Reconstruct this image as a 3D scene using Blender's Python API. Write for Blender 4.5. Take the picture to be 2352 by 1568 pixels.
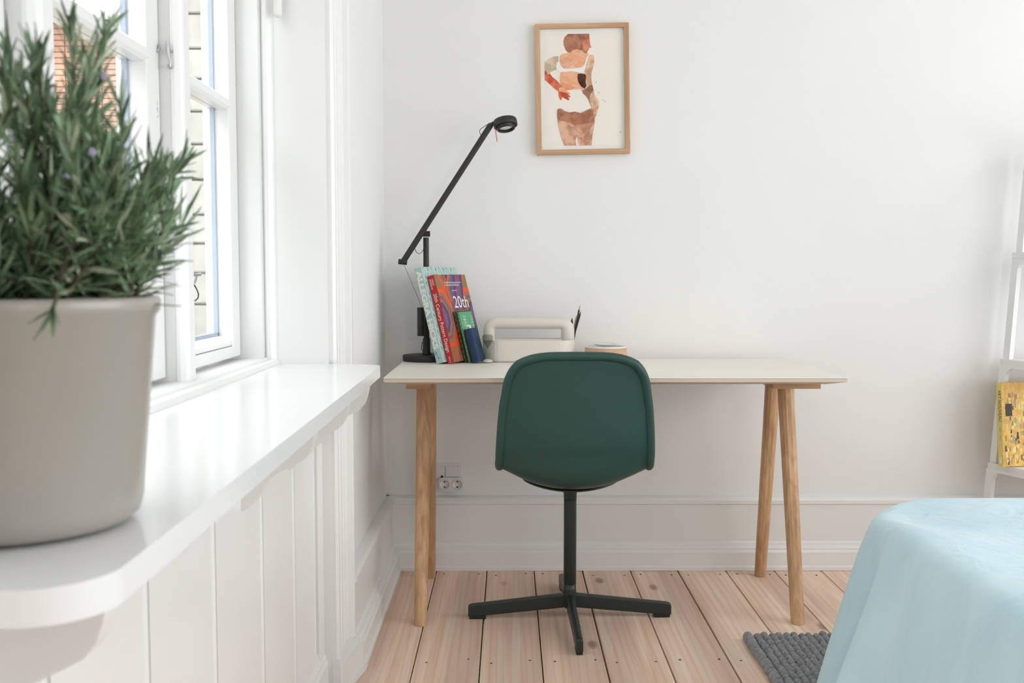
import bpy, bmesh, math, random
from mathutils import Vector, Matrix
random.seed(7)
for o in list(bpy.data.objects): bpy.data.objects.remove(o)
S = bpy.context.scene
C = S.collection
PI = math.pi
# ------------------------------------------------------------------ camera
FPX = 2311.0
cam = bpy.data.cameras.new('camera'); camo = bpy.data.objects.new('camera', cam); C.objects.link(camo)
cam.sensor_width = 36; cam.lens = FPX/2352*36; cam.clip_start = .02; cam.clip_end = 200
CZ = 1.026; PITCH = math.radians(3.763); YAW = math.radians(0.2)
camo.location = (0, 0, CZ); camo.rotation_euler = (PI/2-PITCH, 0, -YAW)
cam.dof.use_dof = True; cam.dof.focus_distance = 3.0; cam.dof.aperture_fstop = 8.0
S.camera = camo
# ------------------------------------------------------------------ world and light
W = bpy.data.worlds.new('world'); S.world = W; W.use_nodes = True
bg = W.node_tree.nodes['Background']; bg.inputs[0].default_value = (.93, .965, 1, 1); bg.inputs[1].default_value = 4.2
S.view_settings.view_transform = 'Standard'; S.view_settings.look = 'None'
S.view_settings.gamma = 1; S.view_settings.use_curve_mapping = False; S.view_settings.exposure = 0.27
def portal(name, loc, rot, sx, sy):
    l = bpy.data.lights.new(name, 'AREA'); l.shape = 'RECTANGLE'; l.size = sx; l.size_y = sy; l.energy = 1
    l.cycles.is_portal = True
    o = bpy.data.objects.new(name, l); C.objects.link(o); o.location = loc; o.rotation_euler = rot
portal('window_daylight', (-.73, 1.52, 1.55), (0, -PI/2, 0), 1.6, 1.9)
portal('rear_daylight', (2.1, -3.02, 1.55), (PI/2, 0, 0), 1.0, 1.8)
portal('right_daylight', (3.62, 0.7, 1.5), (0, PI/2, 0), 2.1, 3.6)

# ------------------------------------------------------------------ pixel helpers (real planes)
RM = camo.rotation_euler.to_matrix(); O = Vector((0, 0, CZ))
def ray(px, py): return RM @ Vector(((px-1176)/FPX, -(py-784)/FPX, -1))
def aty(px, py, Y): r = ray(px, py); return O + r*(Y/r.y)
def atz(px, py, Z): r = ray(px, py); return O + r*((Z-CZ)/r.z)
def proj(p):
    q = RM.transposed() @ (Vector(p)-O); return (1176+FPX*q.x/-q.z, 784-FPX*q.y/-q.z)

# ------------------------------------------------------------------ mesh helpers
class MB:
    def __init__(s): s.v = []; s.f = []; s.m = []; s.sm = []
    def add(s, v, f, m=0, sm=False):
        n = len(s.v); s.v += [Vector(p) for p in v]; s.f += [[i+n for i in q] for q in f]; s.m += [m]*len(f); s.sm += [sm]*len(f); return s
    def box(s, x0, x1, y0, y1, z0, z1, m=0):
        v = [(x, y, z) for x in (x0, x1) for y in (y0, y1) for z in (z0, z1)]
        return s.add(v, [(0,1,3,2),(4,6,7,5),(0,4,5,1),(2,3,7,6),(0,2,6,4),(1,5,7,3)], m)
    def prism(s, pts, vec, m=0, sm=False):            # pts planar polygon, extruded by vec
        n = len(pts); vec = Vector(vec); a = [Vector(p) for p in pts]; b = [p+vec for p in a]
        s.add(a+b, [list(range(n))[::-1], list(range(n, 2*n))], m)
        s.add(a+b, [(i, (i+1) % n, n+(i+1) % n, n+i) for i in range(n)], m, sm); return s
    def tube(s, path, r, seg=12, m=0, closed=False, caps=True, flat=None):
        P = [Vector(p) for p in path]; n = len(P)
        R = r if isinstance(r, (list, tuple)) else [r]*n
        v = []; up = None
        for i, p in enumerate(P):
            if closed: t = P[(i+1) % n]-P[i-1]
            else: t = P[min(i+1, n-1)]-P[max(i-1, 0)]
            t.normalize()
            if up is None:
                up = Vector((0, 0, 1)) if abs(t.z) < .9 else Vector((1, 0, 0))
            a = t.cross(up); a.normalize(); b = a.cross(t); b.normalize(); up = b
            for k in range(seg):
                an = 2*PI*k/seg; v.append(p + (a*math.cos(an)+b*math.sin(an))*R[i])
        f = []
        for i in range(n if closed else n-1):
            j = (i+1) % n
            for k in range(seg):
                l = (k+1) % seg; f.append((i*seg+k, i*seg+l, j*seg+l, j*seg+k))
        s.add(v, f, m, True)
        if caps and not closed:
            s.add(v[:seg], [list(range(seg))[::-1]], m); s.add(v[-seg:], [list(range(seg))], m)
        return s
    def lathe(s, prof, seg=32, c=(0, 0, 0), m=0, sx=1, sy=1, sm=True, axis='z'):
        v = []; n = len(prof); c = Vector(c)
        for (r, z) in prof:
            for k in range(seg):
                a = 2*PI*k/seg
                p = Vector((r*sx*math.cos(a), r*sy*math.sin(a), z))
                if axis == 'y': p = Vector((p.x, p.z, p.y))
                if axis == 'x': p = Vector((p.z, p.x, p.y))
                v.append(c+p)
        f = [(i*seg+k, i*seg+(k+1) % seg, (i+1)*seg+(k+1) % seg, (i+1)*seg+k) for i in range(n-1) for k in range(seg)]
        return s.add(v, f, m, sm)
    def build(s, name, mats, parent=None, org=None, bevel=0, seg=2, fix=True, weld=False):
        me = bpy.data.meshes.new(name)
        og = Vector(org) if org is not None else (Vector(parent.location) if parent is not None and parent.get('_o', 1) else Vector((0, 0, 0)))
        me.from_pydata([tuple(p-og) for p in s.v], [], s.f)
        if not isinstance(mats, (list, tuple)): mats = [mats]
        for m in mats: me.materials.append(m)
        me.polygons.foreach_set('material_index', s.m); me.polygons.foreach_set('use_smooth', s.sm)
        me.update()
        if fix:
            bm = bmesh.new(); bm.from_mesh(me)
            if weld: bmesh.ops.remove_doubles(bm, verts=bm.verts, dist=1e-5)
            bmesh.ops.recalc_face_normals(bm, faces=bm.faces); bm.to_mesh(me); bm.free()
        o = bpy.data.objects.new(name, me); C.objects.link(o)
        if parent is not None: o.parent = parent
        if bevel:
            md = o.modifiers.new('bevel', 'BEVEL'); md.width = bevel; md.segments = seg; md.limit_method = 'ANGLE'; md.angle_limit = math.radians(40)
        return o
def thing(name, label, cat, loc, group=None, mat=None):
    o = bpy.data.objects.new(name, None); C.objects.link(o); o.empty_display_size = .05
    if mat is not None: o.matrix_world = mat; o['_o'] = 0
    else: o.location = loc
    o['label'] = label; o['category'] = cat
    if group: o['group'] = group
    return o
def tag(o, label, cat, group=None):
    o['label'] = label; o['category'] = cat
    if group: o['group'] = group
    return o
def struct(o): o['kind'] = 'structure'; return o
def clip(poly, x0, x1, y0, y1):
    for ax, val, sg in ((0, x0, 1), (0, x1, -1), (1, y0, 1), (1, y1, -1)):
        out = []
        for i in range(len(poly)):
            a, b = poly[i-1], poly[i]; ia = (a[ax]-val)*sg >= 0; ib = (b[ax]-val)*sg >= 0
            if ia != ib:
                t = (val-a[ax])/(b[ax]-a[ax]); out.append((a[0]+(b[0]-a[0])*t, a[1]+(b[1]-a[1])*t))
            if ib: out.append(b)
        poly = out
        if len(poly) < 3: return []
    return poly
def text(body, name, size, mat, parent, M, width=None, font_off=0, shear=0, align='LEFT'):
    cu = bpy.data.curves.new(name, 'FONT'); cu.body = body; cu.size = size; cu.offset = font_off; cu.extrude = .00012; cu.shear = shear
    cu.align_x = align; cu.resolution_u = 3
    t = bpy.data.objects.new(name, cu); C.objects.link(t)
    dg = bpy.context.evaluated_depsgraph_get()
    me = bpy.data.meshes.new_from_object(t.evaluated_get(dg)); C.objects.unlink(t); bpy.data.objects.remove(t)
    me.transform(Matrix.Identity(4))
    if width:
        xs = [v.co.x for v in me.vertices]; k = width/(max(xs)-min(xs))
        for v in me.vertices: v.co.x *= k
    me.materials.clear(); me.materials.append(mat)
    me.transform(M)
    o = bpy.data.objects.new(name, me); C.objects.link(o); o.parent = parent
    return o

# ------------------------------------------------------------------ materials
def srgb(r, g, b):
    f = lambda c: (c/12.92 if c <= .04045 else ((c+.055)/1.055)**2.4)
    return (f(r/255), f(g/255), f(b/255), 1)
def mat(name, col, rough=.5, metal=0, var=.04, scale=8, bump=0, bscale=60, spec=.5, coat=0, sheen=0):
    m = bpy.data.materials.new(name); m.use_nodes = True; nt = m.node_tree; b = nt.nodes['Principled BSDF']
    b.inputs['Roughness'].default_value = rough; b.inputs['Metallic'].default_value = metal
    b.inputs['Specular IOR Level'].default_value = spec; b.inputs['Coat Weight'].default_value = coat
    b.inputs['Sheen Weight'].default_value = sheen
    tc = nt.nodes.new('ShaderNodeTexCoord'); n = nt.nodes.new('ShaderNodeTexNoise'); n.inputs['Scale'].default_value = scale; n.inputs['Detail'].default_value = 4
    nt.links.new(tc.outputs['Object'], n.inputs['Vector'])
    r = nt.nodes.new('ShaderNodeValToRGB'); c = col
    r.color_ramp.elements[0].position = .3; r.color_ramp.elements[1].position = .7
    r.color_ramp.elements[0].color = tuple(max(0, x*(1-var)) for x in c[:3])+(1,); r.color_ramp.elements[1].color = tuple(min(1, x*(1+var)) for x in c[:3])+(1,)
    nt.links.new(n.outputs['Fac'], r.inputs['Fac']); nt.links.new(r.outputs['Color'], b.inputs['Base Color'])
    if bump:
        n2 = nt.nodes.new('ShaderNodeTexNoise'); n2.inputs['Scale'].default_value = bscale; n2.inputs['Detail'].default_value = 3
        nt.links.new(tc.outputs['Object'], n2.inputs['Vector'])
        bp = nt.nodes.new('ShaderNodeBump'); bp.inputs['Strength'].default_value = bump; bp.inputs['Distance'].default_value = .002
        nt.links.new(n2.outputs['Fac'], bp.inputs['Height']); nt.links.new(bp.outputs['Normal'], b.inputs['Normal'])
    return m
def wood(name, c1, c2, axis='z', scale=30, stretch=.05, rough=.55, rnd=0, knots=None, bump=.15):
    m = bpy.data.materials.new(name); m.use_nodes = True; nt = m.node_tree; N = nt.nodes; L = nt.links; b = N['Principled BSDF']
    b.inputs['Roughness'].default_value = rough
    tc = N.new('ShaderNodeTexCoord'); mp = N.new('ShaderNodeMapping')
    sc = {'x': (stretch, 1, 1), 'y': (1, stretch, 1), 'z': (1, 1, stretch)}[axis]; mp.inputs['Scale'].default_value = sc
    L.new(tc.outputs['Object'], mp.inputs['Vector'])
    src = mp.outputs['Vector']
    if rnd:
        oi = N.new('ShaderNodeObjectInfo'); ml = N.new('ShaderNodeVectorMath'); ml.operation = 'ADD'
        cm = N.new('ShaderNodeCombineXYZ'); mm = N.new('ShaderNodeMath'); mm.operation = 'MULTIPLY'; mm.inputs[1].default_value = 37
        L.new(oi.outputs['Random'], mm.inputs[0]); L.new(mm.outputs[0], cm.inputs[0]); L.new(mm.outputs[0], cm.inputs[1]); L.new(mm.outputs[0], cm.inputs[2])
        L.new(src, ml.inputs[0]); L.new(cm.outputs[0], ml.inputs[1]); src = ml.outputs[0]
    n = N.new('ShaderNodeTexNoise'); n.inputs['Scale'].default_value = scale; n.inputs['Detail'].default_value = 6; n.inputs['Distortion'].default_value = .6
    L.new(src, n.inputs['Vector'])
    r = N.new('ShaderNodeValToRGB'); r.color_ramp.elements[0].position = .32; r.color_ramp.elements[1].position = .68
    r.color_ramp.elements[0].color = c1; r.color_ramp.elements[1].color = c2
    L.new(n.outputs['Fac'], r.inputs['Fac']); col = r.outputs['Color']
    # broad heartwood bands
    n3 = N.new('ShaderNodeTexNoise'); n3.inputs['Scale'].default_value = scale*.22; n3.inputs['Detail'].default_value = 2; L.new(src, n3.inputs['Vector'])
    r3 = N.new('ShaderNodeValToRGB'); r3.color_ramp.elements[0].position = .42; r3.color_ramp.elements[1].position = .58
    r3.color_ramp.elements[0].color = (.86, .84, .83, 1); r3.color_ramp.elements[1].color = (1.06, 1.06, 1.05, 1) if rnd else (1, 1, 1, 1)
    L.new(n3.outputs['Fac'], r3.inputs['Fac'])
    mx = N.new('ShaderNodeMix'); mx.data_type = 'RGBA'; mx.blend_type = 'MULTIPLY'; mx.inputs['Factor'].default_value = 1
    L.new(col, mx.inputs['A']); L.new(r3.outputs['Color'], mx.inputs['B']); col = mx.outputs['Result']
    if knots:
        w = N.new('ShaderNodeTexWave'); w.wave_type = 'BANDS'; w.bands_direction = 'X'; w.inputs['Scale'].default_value = 14; w.inputs['Distortion'].default_value = 9
        w.inputs['Detail'].default_value = 2; w.inputs['Detail Scale'].default_value = .9; L.new(src, w.inputs['Vector'])
        rw = N.new('ShaderNodeValToRGB'); rw.color_ramp.elements[0].position = 0; rw.color_ramp.elements[1].position = .35
        rw.color_ramp.elements[0].color = (.90, .87, .85, 1); rw.color_ramp.elements[1].color = (1, 1, 1, 1); L.new(w.outputs['Fac'], rw.inputs['Fac'])
        m2 = N.new('ShaderNodeMix'); m2.data_type = 'RGBA'; m2.blend_type = 'MULTIPLY'; m2.inputs['Factor'].default_value = .8
        L.new(col, m2.inputs['A']); L.new(rw.outputs['Color'], m2.inputs['B']); col = m2.outputs['Result']
        mp2 = N.new('ShaderNodeMapping'); mp2.inputs['Scale'].default_value = (4.6, 2.1, 1)
        if rnd:
            ad = N.new('ShaderNodeVectorMath'); ad.operation = 'ADD'; L.new(tc.outputs['Object'], ad.inputs[0]); L.new(cm.outputs[0], ad.inputs[1]); L.new(ad.outputs[0], mp2.inputs['Vector'])
        vo = N.new('ShaderNodeTexVoronoi'); vo.inputs['Scale'].default_value = 1.25; vo.inputs['Randomness'].default_value = 1
        L.new(mp2.outputs['Vector'], vo.inputs['Vector'])
        rk = N.new('ShaderNodeValToRGB'); rk.color_ramp.elements[0].position = .055; rk.color_ramp.elements[1].position = .11
        rk.color_ramp.elements[0].color = knots; rk.color_ramp.elements[1].color = (1, 1, 1, 1); L.new(vo.outputs['Distance'], rk.inputs['Fac'])
        m3 = N.new('ShaderNodeMix'); m3.data_type = 'RGBA'; m3.blend_type = 'MULTIPLY'; m3.inputs['Factor'].default_value = 1
        L.new(col, m3.inputs['A']); L.new(rk.outputs['Color'], m3.inputs['B']); col = m3.outputs['Result']
    if rnd:
        hs = N.new('ShaderNodeHueSaturation'); mr = N.new('ShaderNodeMapRange'); mr.inputs['To Min'].default_value = 1-rnd; mr.inputs['To Max'].default_value = 1+rnd
        L.new(oi.outputs['Random'], mr.inputs['Value']); L.new(mr.outputs[0], hs.inputs['Value']); L.new(col, hs.inputs['Color']); col = hs.outputs['Color']
    L.new(col, b.inputs['Base Color'])
    bp = N.new('ShaderNodeBump'); bp.inputs['Strength'].default_value = bump; bp.inputs['Distance'].default_value = .001
    L.new(n.outputs['Fac'], bp.inputs['Height']); L.new(bp.outputs['Normal'], b.inputs['Normal'])
    return m
wallpaint = mat('wall_paint', (.865, .855, .83, 1), .85, var=.012, scale=2, bump=.12, bscale=90)
gloss = mat('gloss_white_paint', (.875, .865, .84, 1), .28, var=.012, scale=5, bump=.10, bscale=22)
sillpaint = mat('sill_white_paint', (.86, .865, .865, 1), .16, var=.01, scale=4, bump=.10, bscale=9)
winpaint = mat('window_white_paint', (.84, .84, .83, 1), .3, var=.012, scale=6, bump=.08, bscale=30)
ceilm = mat('ceiling_paint', (.84, .84, .82, 1), .9, var=.01)
pine = wood('soap_washed_pine', srgb(232, 196, 172), srgb(248, 224, 204), 'y', 34, .045, .5, rnd=.045, knots=(.50, .42, .40, 1))
dark = mat('dark_gap', (.09, .085, .075, 1), .9)
oak = wood('oiled_oak', srgb(196, 150, 108), srgb(226, 186, 144), 'z', 60, .04, .5)
oakh = wood('oiled_oak_rail', srgb(176, 132, 94), srgb(208, 166, 126), 'x', 60, .04, .5)
frameoak = wood('frame_oak', srgb(190, 145, 108), srgb(216, 176, 140), 'z', 70, .04, .5)
frameoakx = wood('frame_oak_rail', srgb(190, 145, 108), srgb(216, 176, 140), 'x', 70, .04, .5)
lino = mat('cream_linoleum', srgb(242, 238, 228), .42, var=.012, scale=3)
green = mat('dark_green_plastic', srgb(33, 70, 64), .42, var=.04, scale=200, bump=.25, bscale=900, spec=.5)
greenmetal = mat('dark_green_metal', srgb(36, 46, 41), .36, var=.04, scale=60, spec=.5)
rubber = mat('black_rubber', (.012, .012, .012, 1), .7)
black = mat('matte_black_metal', srgb(38, 36, 34), .5, var=.05, scale=80, bump=.1, bscale=600)
blackpl = mat('black_plastic', (.014, .014, .015, 1), .45)
lens = mat('lamp_lens', (.8, .8, .76, 1), .2)
orange = mat('orange_rod', srgb(235, 70, 30), .4)
steel = mat('galvanised_steel', (.50, .51, .52, 1), .35, metal=.9, var=.1, scale=80)
pot = mat('warm_grey_glaze', srgb(160, 155, 146), .33, var=.03, scale=6, bump=.12, bscale=12, coat=.25)
soil = mat('potting_soil', (.035, .025, .018, 1), .95, var=.4, scale=120, bump=.8, bscale=150)
leafm = mat('needle_leaf', srgb(118, 146, 112), .42, var=.40, scale=38)
leaf2 = mat('needle_leaf_dark', srgb(78, 106, 74), .42, var=.40, scale=38)
leaf3 = mat('needle_leaf_pale', srgb(170, 184, 156), .5, var=.2, scale=38)
stemm = mat('woody_stem', srgb(92, 84, 62), .8, var=.3, scale=60)
flowerm = mat('lilac_flower', srgb(200, 190, 225), .7)
stone = mat('cream_plastic', srgb(222, 215, 204), .5, var=.01, scale=5)
whitepl = mat('white_plastic', (.80, .795, .77, 1), .35, var=.01)
paper = mat('white_paper', srgb(240, 238, 230), .8, var=.01)
pages = mat('page_edges', srgb(226, 220, 205), .85, var=.05, scale=200)
cork = mat('cork', srgb(214, 170, 136), .85, var=.22, scale=420, bump=.5, bscale=500)
shelfm = mat('white_shelf_laminate', (.90, .905, .90, 1), .45, var=.01)
wool = mat('grey_wool', srgb(140, 140, 142), .95, var=.28, scale=110, bump=.9, bscale=340, sheen=.3)
def glassmat(name, tint, refl=1.45, rough=0):
    m = bpy.data.materials.new(name); m.use_nodes = True; nt = m.node_tree; nt.nodes.clear()
    o = nt.nodes.new('ShaderNodeOutputMaterial'); t = nt.nodes.new('ShaderNodeBsdfTransparent'); t.inputs[0].default_value = tint
    g = nt.nodes.new('ShaderNodeBsdfGlossy'); g.inputs['Roughness'].default_value = rough; f = nt.nodes.new('ShaderNodeFresnel'); f.inputs[0].default_value = refl
    x = nt.nodes.new('ShaderNodeMixShader'); ge = nt.nodes.new('ShaderNodeNewGeometry'); sb = nt.nodes.new('ShaderNodeMath'); sb.operation = 'SUBTRACT'; sb.inputs[0].default_value = 1; nt.links.new(ge.outputs['Backfacing'], sb.inputs[1])
    mu = nt.nodes.new('ShaderNodeMath'); mu.operation = 'MULTIPLY'; nt.links.new(f.outputs[0], mu.inputs[0]); nt.links.new(sb.outputs[0], mu.inputs[1])
    nt.links.new(mu.outputs[0], x.inputs[0]); nt.links.new(t.outputs[0], x.inputs[1]); nt.links.new(g.outputs[0], x.inputs[2]); nt.links.new(x.outputs[0], o.inputs[0])
    return m
glass = glassmat('window_glass', (.97, .98, .98, 1)); smoke = glassmat('smoked_glass', (.68, .69, .66, 1)); clear = glassmat('clear_glass', (.93, .93, .92, 1))
def linen():
    m = bpy.data.materials.new('light_blue_linen'); m.use_nodes = True; nt = m.node_tree; N = nt.nodes; L = nt.links; b = N['Principled BSDF']
    b.inputs['Roughness'].default_value = .9; b.inputs['Sheen Weight'].default_value = .35
    tc = N.new('ShaderNodeTexCoord')
    n = N.new('ShaderNodeTexNoise'); n.inputs['Scale'].default_value = 7; n.inputs['Detail'].default_value = 6
    mp = N.new('ShaderNodeMapping'); mp.inputs['Scale'].default_value = (1, 1, .35); L.new(tc.outputs['Object'], mp.inputs['Vector']); L.new(mp.outputs['Vector'], n.inputs['Vector'])
    r = N.new('ShaderNodeValToRGB'); r.color_ramp.elements[0].position = .3; r.color_ramp.elements[1].position = .7
    r.color_ramp.elements[0].color = srgb(188, 221, 233); r.color_ramp.elements[1].color = srgb(206, 234, 244); L.new(n.outputs['Fac'], r.inputs['Fac'])
    L.new(r.outputs['Color'], b.inputs['Base Color'])
    h = None
    for sc in ((900, 60, 60), (60, 900, 900)):
        mq = N.new('ShaderNodeMapping'); mq.inputs['Scale'].default_value = sc; L.new(tc.outputs['Object'], mq.inputs['Vector'])
        q = N.new('ShaderNodeTexNoise'); q.inputs['Scale'].default_value = 1; q.inputs['Detail'].default_value = 1; L.new(mq.outputs['Vector'], q.inputs['Vector'])
        if h is None: h = q.outputs['Fac']
        else:
            a = N.new('ShaderNodeMath'); L.new(h, a.inputs[0]); L.new(q.outputs['Fac'], a.inputs[1]); h = a.outputs[0]
    bp = N.new('ShaderNodeBump'); bp.inputs['Strength'].default_value = .35; bp.inputs['Distance'].default_value = .0012; L.new(h, bp.inputs['Height'])
    w = N.new('ShaderNodeTexNoise'); w.inputs['Scale'].default_value = 16; w.inputs['Detail'].default_value = 5; w.inputs['Distortion'].default_value = 1.2; L.new(mp.outputs['Vector'], w.inputs['Vector'])
    b2 = N.new('ShaderNodeBump'); b2.inputs['Strength'].default_value = .5; b2.inputs['Distance'].default_value = .012; L.new(w.outputs['Fac'], b2.inputs['Height']); L.new(bp.outputs['Normal'], b2.inputs['Normal'])
    L.new(b2.outputs['Normal'], b.inputs['Normal']); return m
linenm = linen()

# ================================================================== SETTING
WX, WY, CE = -.43, 3.50, 2.75
NY0, NY1 = .66, 2.40                # window niche along the left wall
SZ, LZ = .815, .832                 # sill top, window ledge
HEADZ = 2.35
fl = struct(MB().box(-.8, 3.7, -3.1, 3.6, -.06, -.024).build('floor', dark))
seams = [-.418, -.2505, -.0755, .089, .258, .425, .5905, .7575, .926, 1.09]
while seams[-1] < 3.55: seams.append(seams[-1]+.166+random.uniform(-.006, .006))
for i in range(len(seams)-1):
    a, b = seams[i]+.0016, seams[i+1]-.0016
    if 3 <= i <= 6: b -= .0012
    ln = 6.49; z = random.uniform(-.0012, 0)
    m = MB().box(a, b, -3.0, 3.49, -.023, z)
    o = m.build('floor_board', pine, fl, org=((a+b)/2, 0, 0), bevel=.0016, seg=1); o.location = ((a+b)/2, 0, 0)
# wood nails near the wall and mid-floor (two per board)
nails = MB()
for i in range(1, 9):
    for off in (.03, -.03):
        x = (seams[i]+.0 if off > 0 else seams[i+1])+off
        for y in (3.40, 2.62, 1.85):
            nails.lathe([(0, .0006), (.0035, .0004), (.0035, -.004)], 8, (x+random.uniform(-.005, .005), y+random.uniform(-.015, .015), 0))
nl = nails.build('floor_nail', dark, fl); nl['kind'] = 'stuff'
struct(MB().box(-.8, 3.7, -3.1, 3.6, CE, CE+.1).build('ceiling', ceilm))
struct(MB().box(-.8, 3.7, WY, WY+.1, -.03, CE).build('wall_back', wallpaint))
# left wall with two window openings (second one is behind the camera)
def yz_wall(name, X0, X1, ys, zs, holes, m, ax='x'):
    mb = MB()
    for i in range(len(ys)-1):
        for k in range(len(zs)-1):
            yc, zc = (ys[i]+ys[i+1])/2, (zs[k]+zs[k+1])/2
            if any(h[0] < yc < h[1] and h[2] < zc < h[3] for h in holes): continue
            if ax == 'x': mb.box(X0, X1, ys[i], ys[i+1], zs[k], zs[k+1])
            else: mb.box(ys[i], ys[i+1], X0, X1, zs[k], zs[k+1])
    return struct(mb.build(name, m))
wl = yz_wall('wall_left', -.72, WX, [-3.1, -2.3, -.7, NY0, NY1, WY], [-.03, .79, HEADZ, CE], [(NY0, NY1, -.03, .79), (NY0, NY1, .79, HEADZ)], wallpaint)
yz_wall('wall_right', 3.6, 3.7, [-3.1, -1.1, 2.5, WY], [-.03, .45, 2.55, CE], [(-1.1, 2.5, .45, 2.55)], wallpaint)
yz_wall('wall_rear', -3.1, -3.0, [-.8, 1.6, 2.6, 3.7], [-.03, .65, 2.45, CE], [(1.6, 2.6, .65, 2.45)], wallpaint, 'y')
for (nm, b0, ax) in (('window_3', (1.6, 2.6, .65, 2.45), 'y'),):
    mb = MB()
    for x in (1.6, 2.07, 2.54): mb.box(x, x+.06, -3.08, -3.02, .65, 2.45)
    for z in (.65, 1.75, 2.39): mb.box(1.6, 2.6, -3.075, -3.025, z, z+.06)
    struct(mb.build(nm, winpaint))
mb = MB()
for y in (-1.1, .08, 1.27, 2.45): mb.box(3.63, 3.68, y, y+.05, .45, 2.55)
for z in (.45, 1.8, 2.5): mb.box(3.635, 3.675, -1.1, 2.5, z, z+.05)
struct(mb.build('window_2', winpaint))

# baseboards: stepped profile
def prof(k=1.0): return [(0, 0), (.058, 0), (.058, .012), (.052, .016), (.052, .062), (.047, .070), (.047, .076), (.038, .084), (.036, .092), (.030, .098), (.030, .226), (.036, .230), (.036, .242), (.028, .250), (.012, .254), (0, .254)]
mb = MB(); pr = prof()
mb.prism([(WX+.0, WY-o, z) for o, z in pr], (3.6-WX, 0, 0)); struct(mb.build('baseboard_back', gloss))
mb = MB(); mb.prism([(WX+o, 2.575, z) for o, z in pr], (0, WY-2.575, 0)); struct(mb.build('baseboard_left', gloss))
# casing round the niche (fluted board) with plinth
cs = [(0, 2.402), (.012, 2.402), (.019, 2.408), (.019, 2.416), (.014, 2.420), (.014, 2.452), (.017, 2.456), (.014, 2.460), (.014, 2.494), (.017, 2.498), (.014, 2.502), (.014, 2.533), (.018, 2.539), (.018, 2.548), (.030, 2.552), (.033, 2.558), (.033, 2.570), (.030, 2.575), (0, 2.575)]
mb = MB(); mb.prism([(WX-.001+o, y, .08) for o, y in cs], (0, 0, HEADZ))
trim1 = struct(mb.build('trim_1', gloss))
mb = MB(); mb.prism([(WX-.002, 2.398, 0), (WX+.026, 2.398, 0), (WX+.036, 2.45, 0), (WX+.058, 2.56, 0), (WX+.0585, 2.580, 0), (WX-.002, 2.580, 0)], (0, 0, .012))
mb.prism([(WX-.002, 2.398, .012), (WX+.024, 2.398, .012), (WX+.032, 2.46, .012), (WX+.052, 2.56, .012), (WX+.0525, 2.579, .012), (WX-.002, 2.579, .012)], (0, 0, .058))
mb.prism([(WX-.002, 2.399, .07), (WX+.022, 2.399, .07), (WX+.036, 2.56, .07), (WX+.036, 2.578, .07), (WX-.002, 2.578, .07)], (0, 0, .022))
mb.build('plinth_block', gloss, trim1, bevel=.003)
mb = MB(); mb.box(WX-.001, WX+.018, NY0-.2, NY1+.2, HEADZ, HEADZ+.18); struct(mb.build('trim_2', gloss, bevel=.004))
mb = MB(); mb.box(WX-.001, WX+.018, NY0-.2, NY0-.002, 0, HEADZ); struct(mb.build('trim_3', gloss, bevel=.004))
# reveal linings
mb = MB(); mb.box(-.562, WX, 2.392, 2.4, SZ, HEADZ); mb.box(-.562, WX, NY0, NY0+.008, SZ, HEADZ); mb.box(-.562, WX, NY0, NY1, HEADZ-.008, HEADZ)
struct(mb.build('trim_4', winpaint))
# boarded panel under the sill
PX = -.456
pan = struct(MB().box(-.72, PX-.012, NY0, NY1, -.03, .789).build('wall_panel', gloss))
bs = [NY0, .70, .98, 1.255, 1.545, 1.845, 2.12, 2.345]
for i in range(len(bs)-1):
    a, b = bs[i], bs[i+1]
    sec = [(PX-.012, a), (PX, a), (PX, b-.026), (PX-.003, b-.025), (PX-.003, b-.022), (PX+.000, b-.019), (PX+.0015, b-.013), (PX+.000, b-.007), (PX-.002, b-.004), (PX-.010, b-.001), (PX-.012, b-.001)]
    mb = MB(); mb.prism([(x, y, .11) for x, y in sec], (0, 0, .789-.11)); mb.build('panel_board', gloss, pan)
mb = MB(); mb.prism([(PX-.012, NY0, 0), (PX+.016, NY0, 0), (PX+.016, NY0, .085), (PX+.011, NY0, .092), (PX+.011, NY0, .10), (PX+.003, NY0, .112), (PX, NY0, .125), (PX-.012, NY0, .125)], (0, NY1-NY0, 0)); mb.build('bottom_rail', gloss, pan)
mb = MB(); mb.box(PX-.012, PX+.008, 2.345, NY1, .0, .789); mb.build('end_stile', gloss, pan, bevel=.003)
# brackets under the sill
bc = [(-.456, .622), (-.440, .632), (-.425, .650), (-.410, .676), (-.392, .690), (-.367, .702), (-.350, .711), (-.339, .724), (-.333, .742), (-.329, .760), (-.322, .789), (-.456, .789)]
for i, y in enumerate((.81, 1.694, 2.05, 2.34)):
    mb = MB(); mb.prism([(x, y, z) for x, z in bc], (0, .036, 0))
    o = mb.build('sill_bracket', gloss, bevel=.003)
    tag(o, ['curved white bracket under the sill near the potted plant', 'curved white bracket under the middle of the sill, left of another',
            'curved white bracket under the sill, second from its far end', 'curved white bracket at the far rounded end of the sill'][i], 'bracket', 'brackets under the window sill')
# sill board
def arc(cx, cy, r, a0, a1, n=8): return [(cx+r*math.cos(math.radians(a0+(a1-a0)*i/n)), cy+r*math.sin(math.radians(a0+(a1-a0)*i/n))) for i in range(n+1)]
XB, XF = -.552, -.282
op = [(XB, NY0+.01), (WX, NY0+.005)] + arc(XF-.055, NY0+.06, .057, -90, 0, 28) + arc(XF-.017-.05, NY1-.012-.055, .05, 0, 90, 20) + [(WX, NY1-.008), (XB, NY1-.008)]
mb = MB(); mb.prism([(x, y, SZ-.026) for x, y in op], (0, 0, .026), 0, True)
o = mb.build('window_sill', sillpaint, bevel=.006, seg=3); struct(o); o.name = 'trim_5'
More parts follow.
